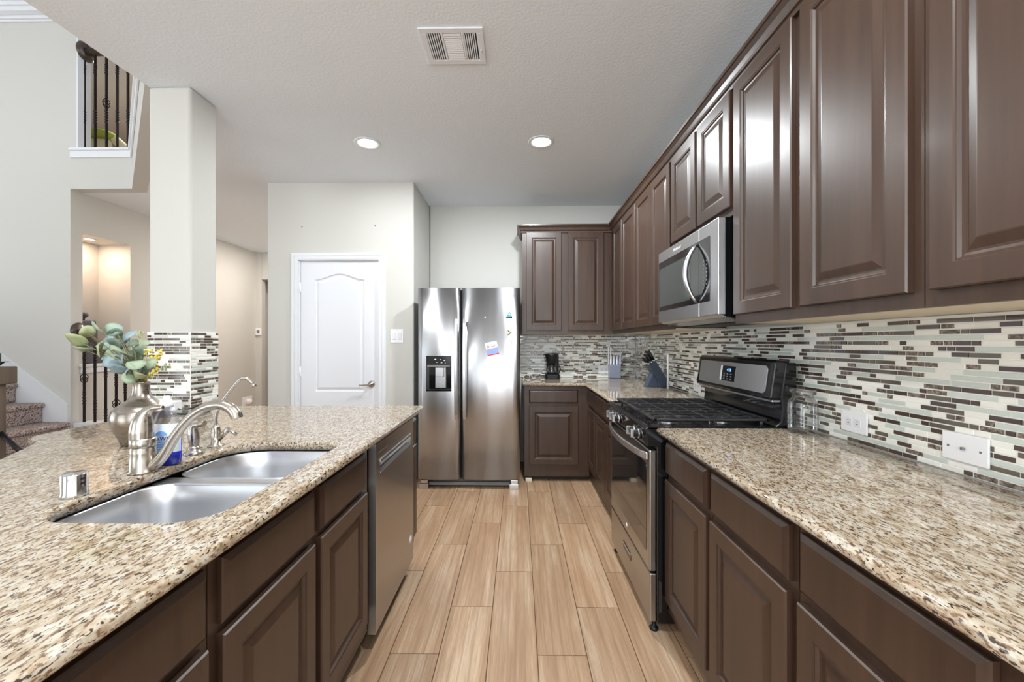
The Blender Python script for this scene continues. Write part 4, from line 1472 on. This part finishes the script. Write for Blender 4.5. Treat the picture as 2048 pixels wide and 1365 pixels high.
# curved label on the front (towards the camera)
mb = MB()
bm = mb.bm
la, lz0, lz1 = [], 0.042, 0.128
cols = []
for k in range(13):
    th_ = math.radians(-90 - 70 + 140 * k / 12) + 0.35
    c, s = math.cos(th_), math.sin(th_)
    cols.append([bm.verts.new((bx + c * 0.0450, by + s * 0.0450 * 0.6, ZC + lz0)), bm.verts.new((bx + c * 0.0452, by + s * 0.0452 * 0.6, ZC + 0.100)), bm.verts.new((bx + c * 0.0415, by + s * 0.0415 * 0.6, ZC + lz1))])
for p, q in zip(cols[:-1], cols[1:]):
    for i in range(2):
        bm.faces.new((p[i], q[i], q[i + 1], p[i + 1]))
lb = obj('label', mb, M['label_white'], db, recalc=False)
fdir = Vector((0.2, -0.98, 0)).normalized()
rdir = Vector((0.98, 0.2, 0)).normalized()
lc = Vector((bx + 0.008, by - 0.0262, ZC + 0.085))
lm = frame_mat(lc + fdir * 0.004, rdir, (0, 0, 1))
lettering('brand_lettering', 'DAWN', 0.0165, lm, M['ink_blue'], lb)
obj('sun_emblem', plate([(0.015 * math.cos(PI * k / 14), 0.010 + 0.013 * math.sin(PI * k / 14)) for k in range(15)], -0.0004, 0.0003, lm), M['label_blue'], lb)
mb = MB()
for z, w_ in ((-0.013, 0.016), (-0.020, 0.02), (-0.027, 0.018), (-0.034, 0.012)):
    mb.prism([(-w_, z), (w_, z), (w_, z + 0.004), (-w_, z + 0.004)], -0.0004, 0.0003, mat=lm)
obj('small_print', mb, M['label_blue'], lb)

# vase and eucalyptus
vx, vy = -1.405, 1.510
vs_ = thing('vase', 'taupe mercury glass vase with a narrow neck on the island', 'vase', (vx, vy, ZC))
obj('body', MB().lathe([(q.x, q.z) for q in smooth_path([(0.054, 0, 0.001), (0.058, 0, 0.006), (0.0665, 0, 0.028), (0.0775, 0, 0.052), (0.0850, 0, 0.076), (0.0870, 0, 0.098), (0.0835, 0, 0.121), (0.072, 0, 0.138), (0.054, 0, 0.152), (0.038, 0, 0.166), (0.0285, 0, 0.184), (0.0255, 0, 0.205), (0.0262, 0, 0.221), (0.0275, 0, 0.2265), (0.0255, 0, 0.228), (0.0225, 0, 0.222), (0.0212, 0, 0.20)], 4)] + [(0.0, 0.19)], (vx, vy, ZC), 40), M['vase'], vs_)

eu = thing('eucalyptus_bouquet', 'bouquet of round eucalyptus leaves and yellow sprigs in the vase', 'bouquet', (vx, vy, ZC + 0.22))
mouth = Vector((vx + 0.0, vy, ZC + 0.215))
leafs = [
    (149.5, 680.6, 20, 15, 0, 'leaf_yellow', -.03), (163, 698.5, 19, 5, 0, 'leaf_pale', -.03), (195, 657, 18, 11, -35, 'leaf_pale', .0), (174, 666, 14, 5, 60, 'leaf_yellow', .02),
    (198, 701, 16, 10, 80, 'leaf_yellow', -.04), (227, 657, 15, 11, -50, 'leaf_sage', .03), (230, 667, 12, 7, 20, 'leaf_dark', .03), (213, 677, 12, 10, 30, 'leaf_blue', .02),
    (255, 672, 17, 12, 25, 'leaf_blue', .05), (228.6, 688.6, 16, 11, -15, 'leaf_dark', .0), (262, 687, 12, 9, 20, 'leaf_dark', .0), (281, 688, 15, 8, 10, 'leaf_pale', .03),
    (280, 704, 13, 11, 0, 'leaf_dark', -.02), (243, 704, 22, 8, -30, 'leaf_pale', -.05), (242, 717, 14, 11, 70, 'leaf_blue', -.05), (223, 721, 18, 13, -20, 'leaf_blue', -.04),
    (232, 738, 19, 13, 0, 'leaf_blue', -.03), (270.5, 727, 17, 9, -15, 'leaf_pale', -.06), (296, 725, 15, 11, -15, 'leaf_pale', -.02), (265, 736, 15, 9, -30, 'leaf_sage', -.06),
    (276, 751, 14, 10, -10, 'leaf_yellow', -.05), (286, 742, 14, 10, 65, 'leaf_blue', -.01), (227, 713, 15, 6, -25, 'leaf_yellow', -.06), (256, 742, 12, 7, 60, 'leaf_blue', -.05),
    (259, 755, 14, 6, -55, 'leaf_pale', -.05), (248, 688, 15, 10, 40, 'leaf_sage', .06), (268, 712, 15, 10, -60, 'leaf_dark', .04), (212, 712, 14, 9, 20, 'leaf_sage', .05),
    (240, 676, 13, 9, -20, 'leaf_dark', .09), (220, 698, 15, 10, 45, 'leaf_pale', .09), (252, 725, 15, 10, 10, 'leaf_dark', .07), (205, 690, 12, 8, -30, 'leaf_sage', .10)]
for (u, v, ru, rv, rot, mk, dyy) in leafs:
    Y = vy + dyy
    c = up(u, v, Y)
    k = Y / FPX
    ru, rv = ru * k, rv * k
    mb = MB()
    bm = mb.bm
    a = math.radians(rot)
    e1 = Vector((math.cos(a), 0, math.sin(a)))
    e2 = Vector((-math.sin(a), 0, math.cos(a)))
    nrm = Vector((0, -1, 0))
    # keep a true round leaf, foreshortened by tilting it about its long axis
    tl = math.acos(min(1.0, rv / ru))
    e2t = e2 * math.cos(tl) + nrm * math.sin(tl) * (1 if R.random() < 0.5 else -1)
    nt2 = e1.cross(e2t)
    ctr = bm.verts.new(c + nt2 * 0.003)
    rings = []
    for rr_, cup in ((0.55, 0.002), (1.0, -0.003)):
        ring = []
        for q in range(16):
            an = 2 * PI * q / 16
            rad = rr_ * (1.0 + 0.10 * math.cos(an))
            ring.append(bm.verts.new(c + e1 * (ru * rad * math.cos(an)) + e2t * (ru * 0.92 * rad * math.sin(an)) + nt2 * (cup + 0.004 * math.sin(2 * an + u))))
        rings.append(ring)
    for q in range(16):
        bm.faces.new((ctr, rings[0][q], rings[0][(q + 1) % 16]))
        bm.faces.new((rings[0][q], rings[1][q], rings[1][(q + 1) % 16], rings[0][(q + 1) % 16]))
    o = obj('leaf', mb, M[mk], eu, smooth=True)
    so = o.modifiers.new('blade', 'SOLIDIFY')
    so.thickness = 0.0008
mb = MB()
for i, (u, v, ru, rv, rot, mk, dyy) in enumerate(leafs):
    Y = vy + dyy
    c = up(u, v, Y)
    mid = mouth.lerp(c, 0.5) + Vector((0, 0, 0.02))
    st = mouth + Vector((R.uniform(-.012, .012), R.uniform(-.012, .012), -0.01))
    mb.tube(smooth_path([st, mid, c + Vector((0, 0.003, 0))], 4), interp([0.0018, 0.0014, 0.0009], 4), 5)
obj('stem', mb, M['stem'], eu)
for (u, v) in ((294, 704), (306, 703), (316, 714), (312, 722), (304, 716), (300, 738), (306, 745), (314, 742), (298, 750), (311, 735), (322, 706)):
    Y = vy + R.uniform(-.03, .05)
    c = up(u, v, Y)
    mb = MB()
    for q in range(9):
        d = Vector((R.gauss(0, 1), R.gauss(0, 1), R.gauss(0, 1))).normalized() * R.uniform(.004, .013)
        mb.lathe([(0.0, -0.004), (0.0035, -0.002), (0.004, 0.001), (0.0, 0.004)], c + d, 7)
    mb.tube([mouth, mouth.lerp(c, 0.6) + Vector((0, 0, 0.01)), c], 0.001, 5)
    obj('flower_sprig', mb, M['flower'], eu)
for (u, v) in ((282, 668), (334, 732), (279, 674), (328, 736)):
    c = up(u, v, vy)
    mb = MB()
    for q in range(5):
        d = Vector((R.uniform(-1, 1), R.uniform(-1, 1), R.uniform(-1, 1))) * 0.009
        mb.lathe([(0.0, -0.006), (0.003, -0.002), (0.003, 0.002), (0.0, 0.006)], c + d, 7)
    mb.tube([mouth, mouth.lerp(c, 0.6) + Vector((0, 0, 0.012)), c], 0.001, 5)
    obj('bud_sprig', mb, M['leaf_yellow'], eu)

# clutter by the column
pb = thing('power_adapter', 'white box shaped power adapter by the column foot', 'power adapter', (-1.93, 2.29, ZC))
obj('case', MB().box(-1.985, -1.865, 2.20, 2.255, ZC + 0.001, ZC + 0.055), M['white_plastic'], pb, bevel=0.006)
obj('cord', MB().tube(smooth_path([(-1.866, 2.225, ZC + 0.012), (-1.83, 2.215, ZC + 0.006), (-1.79, 2.24, ZC + 0.016), (-1.76, 2.25, ZC + 0.03), (-1.735, 2.24, ZC + 0.012), (-1.70, 2.235, ZC + 0.004)], 6), 0.0035, 8), M['black_matte'], pb)
gt = thing('glass_tray', 'small dark green glass tray lying by the column', 'tray', (-1.74, 2.16, ZC))
obj('dish', MB().prism(rrect(-1.83, -1.66, 2.10, 2.20, 0.012), ZC + 0.0008, ZC + 0.010), M['green_glass'], gt, bevel=0.002)
obj('rim', MB().prism(rrect(-1.833, -1.657, 2.097, 2.203, 0.013), ZC + 0.008, ZC + 0.0105), M['black'], gt)

# ------------------------------------------------------------------ things on the corner worktop
cmk = thing('coffee_maker', 'black drip coffee maker with glass carafe against the far tiles', 'coffee maker', (0.355, 4.27, ZC))
cx, cy = 0.345, 4.262
obj('base', MB().prism(rrect(0.277, 0.425, 4.19, 4.34, 0.03), ZC + 0.0008, ZC + 0.045), M['black_matte'], cmk, bevel=0.004)
obj('tower', MB().prism(rrect(0.300, 0.425, 4.315, 4.395, 0.02), ZC + 0.0008, ZC + 0.258), M['black_matte'], cmk, bevel=0.004)
obj('filter_basket', MB().lathe([(0.042, 0.150), (0.050, 0.165), (0.068, 0.240), (0.070, 0.258), (0.0, 0.260)], (cx, cy, ZC), 28), M['black_matte'], cmk)
cr = obj('carafe', MB().lathe([(0.040, 0.0465), (0.050, 0.052), (0.054, 0.075), (0.050, 0.105), (0.038, 0.132), (0.038, 0.142), (0.036, 0.142), (0.036, 0.132), (0.047, 0.104), (0.051, 0.076), (0.047, 0.055), (0.0, 0.052)], (cx, cy, ZC), 28), M['glass'], cmk)
obj('carafe_handle', MB().tube(smooth_path([(cx + 0.035, cy - 0.01, ZC + 0.138), (cx + 0.075, cy - 0.012, ZC + 0.130), (cx + 0.088, cy - 0.012, ZC + 0.095), (cx + 0.072, cy - 0.012, ZC + 0.062), (cx + 0.052, cy - 0.01, ZC + 0.060)], 5), 0.006, 8), M['black_matte'], cr)
obj('carafe_band', MB().lathe([(0.0390, 0.132), (0.0400, 0.134), (0.0400, 0.1445), (0.0, 0.147)], (cx, cy, ZC), 24), M['black_matte'], cr)
obj('power_cord', MB().tube(smooth_path([(0.285, 4.33, ZC + 0.03), (0.23, 4.32, ZC + 0.026), (0.18, 4.315, ZC + 0.022), (0.14, 4.32, ZC + 0.03), (0.10, 4.31, ZC + 0.035), (0.065, 4.29, ZC + 0.018), (0.075, 4.26, ZC + 0.006), (0.12, 4.25, ZC + 0.005), (0.145, 4.28, ZC + 0.02), (0.17, 4.31, ZC + 0.022)], 6), 0.0032, 8), M['black_matte'], cmk)

wb = thing('knife_block', 'pale block of white handled knives in front of the far tiles', 'knife block', (1.01, 4.33, ZC))
obj('block', MB().box(0.957, 1.068, 4.295, 4.395, ZC + 0.001, ZC + 0.140).box(1.055, 1.073, 4.30, 4.396, ZC + 0.140, ZC + 0.235), M['block_light'], wb, bevel=0.004)
obj('front_plate', MB().box(0.952, 1.062, 4.289, 4.2945, ZC + 0.004, ZC + 0.136), M['block_front'], wb, bevel=0.002)
obj('backboard', MB().box(0.957, 1.072, 4.396, 4.401, ZC + 0.138, ZC + 0.238), M['block_front'], wb)
for i in range(6):
    x = 0.965 + i * 0.0165
    obj('knife_handle', MB().box(x - 0.0055, x + 0.0055, 4.315 + (i % 2) * 0.03, 4.335 + (i % 2) * 0.03, ZC + 0.141, ZC + 0.235), M['white_plastic'], wb, bevel=0.003)
for x in (0.955, 0.978):
    obj('tall_knife_handle', MB().box(x - 0.006, x + 0.006, 4.365, 4.385, ZC + 0.141, ZC + 0.325), M['white_plastic'], wb, bevel=0.003)

kb_ = thing('knife_block', 'leaning slate knife block with black handled knives on the range wall side', 'knife block', (1.15, 3.50, ZC))
# profile in the X-Z plane: leaning body + triangular foot
leanM = Matrix(((1, 0, 0, 0), (0, 0, 1, 0), (0, 1, 0, 0), (0, 0, 0, 1)))
obj('body', MB().prism([(1.168, ZC + 0.001), (1.243, ZC + 0.001), (1.243, ZC + 0.060), (1.146, ZC + 0.218), (1.087, ZC + 0.182), (1.158, ZC + 0.060)], 3.44, 3.55, mat=leanM), M['block_grey'], kb_, bevel=0.004)
obj('foot', MB().prism([(1.072, ZC + 0.001), (1.167, ZC + 0.001), (1.157, ZC + 0.060), (1.122, ZC + 0.118)], 3.445, 3.545, mat=leanM), M['block_grey'], kb_, bevel=0.003)
ax = Vector((-0.52, 0, 0.854)).normalized()
for i in range(3):
    for j in range(3):
        base = Vector((1.098 + j * 0.022, 3.458 + i * 0.036, ZC + 0.190 + j * 0.0135))
        L = 0.105 - (2 - j) * 0.018
        o = obj('knife_handle', MB().tube([base + ax * 0.016, base + ax * 0.05, base + ax * (L)], [0.007, 0.0082, 0.0075], 8, flat=1.3), M['black_matte'], kb_)
        obj('bolster', MB().tube([base - ax * 0.004, base + ax * 0.0155], [0.0068, 0.0072], 8, flat=1.3), M['chrome'], o)
        obj('end_cap', MB().tube([base + ax * (L + 0.0005), base + ax * (L + 0.004)], [0.0074, 0.006], 8, flat=1.3), M['chrome'], o)

pt = thing('towel_holder', 'clear acrylic upright holder between dark knife block and range', 'paper towel holder', (1.17, 3.20, ZC))
hx, hy = 1.165, 3.22
obj('base', MB().lathe([(0.0, 0.0008), (0.055, 0.0008), (0.057, 0.004), (0.055, 0.010), (0.0, 0.011)], (hx, hy, ZC), 32), M['glass'], pt)
obj('post', MB().lathe([(0.0075, 0.0115), (0.0075, 0.275), (0.005, 0.285), (0.0, 0.286)], (hx, hy, ZC), 16), M['white_plastic'], pt)
obj('arm', MB().lathe([(0.004, 0.0115), (0.004, 0.18), (0.0, 0.183)], (hx + 0.046, hy - 0.02, ZC), 12), M['glass'], pt)

gj = thing('glass_jar', 'empty clear glass jar with a flared rim beside the range', 'jar', (1.187, 1.735, ZC))
obj('body', MB().lathe([(q.x, q.z) for q in smooth_path([(0.044, 0, 0.001), (0.052, 0, 0.006), (0.055, 0, 0.020), (0.055, 0, 0.06), (0.0548, 0, 0.108), (0.052, 0, 0.126), (0.044, 0, 0.139), (0.0385, 0, 0.148), (0.0385, 0, 0.160), (0.0455, 0, 0.167), (0.048, 0, 0.173), (0.0455, 0, 0.178), (0.041, 0, 0.1785)], 3)] + [(0.037, 0.168), (0.0365, 0.150)], (1.187, 1.735, ZC), 40, cap_end=False), M['glass'], gj)


# ------------------------------------------------------------------ outlets
def outlet(name, label, fm, a0, a1, z0, z1, kind):
    c = fm((a0 + a1) / 2, (z0 + z1) / 2, 0)
    t = thing(name, label, 'outlet plate', c)
    mb = MB()
    slabbox(mb, fm, a0, a1, z0, z1, 0.0, 0.006)
    obj('plate', mb, M['white_plastic'], t, bevel=0.0025)
    ac, zc = (a0 + a1) / 2, (z0 + z1) / 2
    if kind == 'duplex':
        for s in (-1, 1):
            mb = MB()
            slabbox(mb, fm, ac + s * 0.020 - 0.014, ac + s * 0.020 + 0.014, zc - 0.015, zc + 0.015, 0.006, 0.008)
            rc = obj('receptacle', mb, M['trim'], t, bevel=0.004)
            mb = MB()
            for zz in (-0.005, 0.005):
                slabbox(mb, fm, ac + s * 0.020 - 0.003, ac + s * 0.020 + 0.005, zc + zz - 0.001, zc + zz + 0.001, 0.008, 0.0084)
            obj('slot', mb, M['socket'], rc)
    elif kind == 'cable':
        mb = MB()
        slabbox(mb, fm, ac - 0.004, ac + 0.004, zc - 0.004, zc + 0.004, 0.006, 0.014)
        obj('connector', mb, M['screw'], t, bevel=0.0015)
        for s in (-1, 1):
            mb = MB()
            slabbox(mb, fm, ac + s * 0.042 - 0.003, ac + s * 0.042 + 0.003, zc - 0.003, zc + 0.003, 0.006, 0.0075)
            obj('screw', mb, M['screw'], t, bevel=0.001)
    return t


rw = lambda a, z, d: Vector((XW - 0.0005 - d, a, z))
bwf = lambda a, z, d: Vector((a, YB - 0.0005 - d, z))
outlet('outlet', 'white double outlet on the tiles near the glass jar', rw, 1.493, 1.612, 0.953, 1.031, 'duplex')
outlet('cable_plate', 'white cable plate with one connector on tiles, nearest to the camera', rw, 1.111, 1.232, 0.952, 1.032, 'cable')
outlet('outlet', 'white outlet peeking out beyond the range console', rw, 2.835, 2.955, 0.945, 1.025, 'duplex')
outlet('outlet', 'white outlet on far tiles beside the pale knife block', bwf, 0.858, 0.978, 0.954, 1.040, 'duplex')

# ------------------------------------------------------------------ ceiling vent and recessed lights
vt = thing('ceiling_vent', 'white louvred air vent in the kitchen ceiling', 'air vent', (-0.32, 2.036, CEIL))
VX0, VX1, VY0, VY1 = -0.472, -0.166, 1.912, 2.162
mb = MB()
zf = CEIL - 0.0005
mb.box(VX0, VX1, VY0, VY0 + 0.032, zf - 0.008, zf)
mb.box(VX0, VX1, VY1 - 0.032, VY1, zf - 0.008, zf)
mb.box(VX0, VX0 + 0.034, VY0 + 0.032, VY1 - 0.032, zf - 0.008, zf)
mb.box(VX1 - 0.034, VX1, VY0 + 0.032, VY1 - 0.032, zf - 0.008, zf)
for xx in (VX0 + 0.100, VX1 - 0.108):
    mb.box(xx, xx + 0.012, VY0 + 0.032, VY1 - 0.032, zf - 0.008, zf)
obj('frame', mb, M['trim'], vt, bevel=0.003)
obj('duct_darkness', MB().box(VX0 + 0.02, VX1 - 0.02, VY0 + 0.02, VY1 - 0.02, zf - 0.0009, zf - 0.0002), M['dark_gap'], vt)  # flat dark sheet standing in for the unlit hollow behind the louvres
for (xa, xb) in ((VX0 + 0.036, VX0 + 0.100), (VX1 - 0.096, VX1 - 0.036)):
    mb = MB()
    n = 6
    for k in range(n):
        xx = xa + (xb - xa) * (k + 0.1) / n
        mb.box(xx - 0.001, xx + 0.0045, VY0 + 0.033, VY1 - 0.033, zf - 0.0075, zf - 0.002)
    obj('louvre', mb, M['trim'], vt)
mb = MB()
xa, xb = VX0 + 0.113, VX1 - 0.109
for k in range(14):
    yy = VY0 + 0.034 + (VY1 - VY0 - 0.068) * (k + 0.5) / 14
    m4 = Matrix.Translation((0, yy, zf - 0.005)) @ Matrix.Rotation(math.radians(-28), 4, 'X')
    mb.box(xa, xb, -0.0065, 0.0065, -0.0006, 0.0006, mat=m4)
obj('louvre', mb, M['trim'], vt)
obj('damper_lever', MB().box(VX1 - 0.022, VX1 - 0.016, 2.05, 2.07, zf - 0.016, zf - 0.008), M['trim'], vt, bevel=0.001)


def can_light(x, y, z, label, r=0.095, power=24, col=(0.92, 0.97, 1.0), cat='recessed light'):
    t = thing('recessed_light', label, cat, (x, y, z), 'recessed ceiling lights')
    mb = MB()
    mb.lathe([(r * 0.72, -0.002), (r * 0.74, -0.006), (r * 0.95, -0.006), (r, -0.003), (r, -0.0005), (r * 0.72, -0.0005)], (x, y, z), 40)
    obj('trim_ring', mb, M['trim'], t)
    obj('lens', MB().lathe([(0.0, -0.0030), (r * 0.70, -0.0030), (r * 0.72, -0.0012), (0.0, -0.0008)], (x, y, z), 32), M['lamp'], t)
    d = bpy.data.lights.new('recessed_lamp', 'AREA')
    d.shape = 'DISK'
    d.size = r * 1.3
    d.energy = power
    d.color = col
    o = bpy.data.objects.new('recessed_lamp', d)
    COL.objects.link(o)
    o.location = (0, 0, -0.012)
    o.parent = t
    return t


can_light(-1.114, 3.02, CEIL, 'recessed ceiling light in front of the pantry door', power=6)
can_light(0.167, 3.02, CEIL, 'recessed ceiling light in front of the far wall cabinet', power=27)
can_light(-1.1, 0.9, CEIL, 'recessed ceiling light above the near end of the island sink', power=12)
can_light(0.3, 0.6, CEIL, 'recessed ceiling light above the aisle beside the camera', power=15)
can_light(-0.5, -1.6, CEIL, 'recessed ceiling light behind the camera')
can_light(-2.75, 5.4, CEIL, 'added recessed light in the hall, hidden behind the pantry', power=12, col=(1.0, 0.88, 0.78))  # added lamps kept out of sight, warming the hall and the column side
can_light(-3.4, 6.0, CEIL, 'added recessed light at the far hall end, hidden from view', power=12, col=(1.0, 0.90, 0.82))
can_light(HX - 0.17, (N0 + N1) / 2 - 0.02, NZ1 - 0.001, 'small recessed light in the top of the hall niche', r=0.05, power=2.6, col=(1.0, 0.70, 0.52))
lo = bpy.data.lights.new('loft_lamp', 'AREA')
lo.size, lo.energy, lo.color = 0.6, 18, (1, 0.93, 0.84)
lo_o = bpy.data.objects.new('loft_lamp', lo)
COL.objects.link(lo_o)
lo_o.location = (-4.6, 5.4, LIVH - 0.03)

# ------------------------------------------------------------------ urn in the niche
ux, uy = HX - 0.12, N0 + 0.10
ur = thing('lidded_urn', 'square grey lidded urn with ball finial in the lit niche', 'urn', (ux, uy, NZ0))
obj('body', MB().box(ux - 0.095, ux + 0.095, uy - 0.085, uy + 0.14, NZ0 + 0.001, NZ0 + 0.22).box(ux - 0.06, ux + 0.06, uy - 0.06, uy + 0.11, NZ0 + 0.22, NZ0 + 0.34), M['urn'], ur, bevel=0.01)
obj('lid', MB().box(ux - 0.075, ux + 0.075, uy - 0.075, uy + 0.125, NZ0 + 0.34, NZ0 + 0.365).box(ux - 0.055, ux + 0.055, uy - 0.055, uy + 0.10, NZ0 + 0.365, NZ0 + 0.44), M['urn'], ur, bevel=0.018, seg=3)
obj('finial', MB().lathe([(0.012, 0.0), (0.012, 0.02), (0.034, 0.04), (0.040, 0.055), (0.030, 0.075), (0.0, 0.085)], (ux, uy + 0.02, NZ0 + 0.44), 20), M['urn'], ur)


# ------------------------------------------------------------------ iron balusters and rails
def twist(mb, x, y, z0, z1, w=0.0075, turns=3.0):
    n = max(6, int(turns * 8))
    rings = []
    for k in range(n + 1):
        a = turns * PI * k / n
        z = z0 + (z1 - z0) * k / n
        rings.append([mb.bm.verts.new((x + w * 1.25 * math.cos(a + q * PI / 2), y + w * 1.25 * math.sin(a + q * PI / 2), z)) for q in range(4)])
    for p, q in zip(rings[:-1], rings[1:]):
        for i in range(4):
            mb.bm.faces.new((p[i], p[(i + 1) % 4], q[(i + 1) % 4], q[i]))


def baluster(x, y, z0, z1, basket, zb, tw):
    mb = MB()
    w = 0.0075
    cuts = []
    mb.box(x - w, x + w, y - w, y + w, z0, z1)
    for a, b in tw:
        if a > z0 and b < z1:
            for k in range(5):
                zz = a + (b - a) * (k + 0.5) / 5
                mb.lathe([(w * 1.1, -0.012), (w * 2.1, 0.0), (w * 1.1, 0.012)], (x, y, zz), 8)
    if basket:
        for q in range(4):
            pts = []
            for k in range(11):
                t = k / 10
                a = q * PI / 2 + t * PI * 1.1
                r = 0.030 * math.sin(PI * t)
                pts.append((x + r * math.cos(a), y + r * math.sin(a), zb - 0.055 + 0.11 * t))
            mb.tube(pts, 0.0038, 6)
        for zz in (zb - 0.065, zb + 0.065):
            mb.lathe([(0.008, -0.008), (0.014, 0.0), (0.008, 0.008)], (x, y, zz), 10)
    return mb


lr = thing('loft_railing', 'dark handrail with iron balusters in the loft opening', 'railing', (-3.9, YS + 0.06, 3.15))
ry = YS + 0.06
RZ = 4.12
obj('rosette', MB().lathe([(0.0, 0.0), (0.085, 0.0), (0.09, 0.008), (0.075, 0.02), (0.07, 0.03), (0.0, 0.032)], (-4.2215, ry, RZ), 28, 'X'), M['rail_wood'], lr)
obj('handrail', MB().tube([(-4.19, ry, RZ), (-3.72, ry, RZ), (-2.2, ry - 1.52, RZ)], 0.042, 12, flat=0.8), M['rail_wood'], lr, bevel=0.0)
for k, u in enumerate((168.5, 190.5, 213, 234.5, 256)):
    x = atY(u, 250, ry).x
    obj('baluster', baluster(x, ry, 3.1505, RZ, k == 2, 3.62, [(3.90, 4.0), (3.42, 3.55)]), M['iron'], lr)
for k in range(1, 9):
    x, y = -3.70 + k * 0.075 * 1.9 + 0.02, ry - k * 0.075 * 1.9 - 0.0
    if x < -2.3:
        obj('baluster', baluster(x, y, 3.1505, RZ, k == 5, 3.62, [(3.90, 4.0), (3.42, 3.55)]), M['iron'], lr)

# stair: carpeted steps against the stair wall
SY0, SY1 = 2.55, YS - 0.016
mb = MB()
steps = [(-3.77, 0.165), (-4.02, 0.345), (-4.27, 0.53), (-4.52, 0.715), (-4.78, 0.905), (-5.04, 1.09), (-5.30, 1.275), (-5.56, 1.46)]
for i, (x, z) in enumerate(steps):
    mb.box(XL + 2.6, x - 0.025, SY0, SY1, z - 0.19 if i else 0.001, z - 0.02)
    mb.box(x - 0.30, x, SY0 - 0.01, SY1, z - 0.05, z)
st = struct('staircase', mb, M['carpet'], 'brown speckled carpeted stairs climbing beside the stair wall', 'stairs', bevel=0.022, seg=4)
# skirt board
mb = MB()
a, b = atY(0, 704, YS), atY(137, 809, YS)
sl = (a.z - b.z) / (a.x - b.x)
xs0 = -6.2
mb.prism([(b.x, 0.30), (b.x, b.z), (xs0, b.z + sl * (xs0 - b.x)), (xs0, 0.30)], YS - 0.014, YS - 0.0005, mat=swap)
mb.prism([(b.x + 0.004, b.z - 0.012), (b.x + 0.004, b.z), (xs0, b.z + sl * (xs0 - b.x)), (xs0, b.z + sl * (xs0 - b.x) - 0.014)], YS - 0.020, YS - 0.0145, mat=swap)
struct('baseboard_stair', mb, M['trim'], 'white skirt board climbing along the stairs', 'baseboard')

sr = thing('stair_railing', 'short dark stair rail with iron balusters beside the hall wall', 'railing', (-4.2, YS + 0.06, 0.36))
rY = YS + 0.07
r0 = atY(157, 662, rY)
r1 = atY(207, 703, rY)
dirv = Vector((r1.x - r0.x, 0, r1.z - r0.z)).normalized()
obj('rosette', MB().lathe([(0.0, 0.0), (0.075, 0.0), (0.08, 0.008), (0.066, 0.02), (0.06, 0.026), (0.0, 0.028)], (HX + 0.0008, rY, r0.z), 28, 'X'), M['rail_wood'], sr)
rs = Vector((HX + 0.03, rY, r0.z))
re = rs + dirv * 1.45
obj('handrail', MB().tube([rs, re], [0.038, 0.038], 12, flat=0.85), M['rail_wood'], sr)
for k, u in enumerate((168.5, 190, 211.5, 232.5, 250.5, 268, 285)):
    x = atY(u, 760, rY).x
    zt = rs.z + (x - rs.x) / dirv.x * dirv.z
    if x > re.x:
        break
    zb = atY(168, 757 + k * 17, rY).z
    obj('baluster', baluster(x, rY, zt - 0.92, zt - 0.01, k % 3 == 0, zb, [(zt - 0.26, zt - 0.14), (zt - 0.70, zt - 0.56)]), M['iron'], sr)
# lower steps carrying that rail
mb = MB()
for i, (x, z) in enumerate([(-3.28, 0.165), (-3.53, 0.345), (-3.79, 0.51)]):
    mb.box(HX + 0.016, x, YS + 0.01, YS + 0.16, 0.001 if i == 0 else z - 0.18, z)
struct('stair_stringer', mb, M['trim'], 'white stair stringer carrying the short rail', 'stairs')

# planter on a post with rail, at the left picture edge
px_, py_ = -3.30, 2.6
pl = thing('newel_post', 'weathered newel post with a square block at the stair foot', 'newel post', (px_, py_, 0))
pc = atY(6, 750, py_)
obj('post', MB().box(pc.x - 0.055, pc.x - 0.008, py_ - 0.024, py_ + 0.024, 0.001, pc.z - 0.06), M['planter'], pl, bevel=0.004)
obj('cap_block', MB().box(pc.x - 0.085, pc.x + 0.030, py_ - 0.055, py_ + 0.055, pc.z - 0.060, pc.z + 0.052), M['planter'], pl, bevel=0.006)
q0, q1 = atY(-6, 860, py_), atY(60, 921, py_)
obj('lower_rail', MB().tube([q0, q1], 0.014, 10), M['iron'], pl)
pp = thing('potted_sprig', 'small dark green sprig on the newel block', 'plant', (pc.x - 0.03, py_, pc.z + 0.053))
for k in range(7):
    an = k * 2.4
    base = Vector((pc.x - 0.03, py_, pc.z + 0.0525))
    d = Vector((math.cos(an) * 0.06, math.sin(an) * 0.05, 0.03 + 0.03 * (k % 3)))
    obj('leaf', MB().tube([base, base + d * 0.5 + Vector((0, 0, 0.015)), base + d], [0.002, 0.012, 0.002], 8, flat=0.25), M['leaf_plant'], pp)

# armchair in the loft
ch = thing('loft_chair', 'lime green backed chair behind the loft railing', 'chair', (-3.95, 4.75, 3.05))
lc0 = atY(182, 268, 4.75)
lc1 = atY(214, 268, 4.75)
obj('seat', MB().box(lc0.x - 0.25, lc1.x + 0.02, 4.78, 5.30, 3.0505, 3.50), M['cream_fabric'], ch, bevel=0.04, seg=3)
obj('backrest', MB().tube(smooth_path([(lc0.x - 0.28, 4.86, 3.72), (lc0.x - 0.05, 4.75, lc0.z), (lc1.x - 0.04, 4.75, lc1.z), (lc1.x + 0.03, 4.80, lc1.z - 0.03)], 6), 0.045, 12, flat=1.2), M['lime'], ch, label='lime green rounded back')
obj('arm', MB().tube(smooth_path([(lc1.x + 0.03, 4.80, lc1.z - 0.03), (lc1.x + 0.11, 4.88, lc1.z - 0.14), (lc1.x + 0.14, 4.95, 3.42), (lc1.x + 0.14, 4.95, 3.0505)], 6), 0.05, 12), M['cream_fabric'], ch)
obj('back_panel', MB().box(lc0.x - 0.25, lc1.x + 0.02, 4.76, 4.80, 3.10, lc0.z - 0.03), M['cream_fabric'], ch, bevel=0.01)
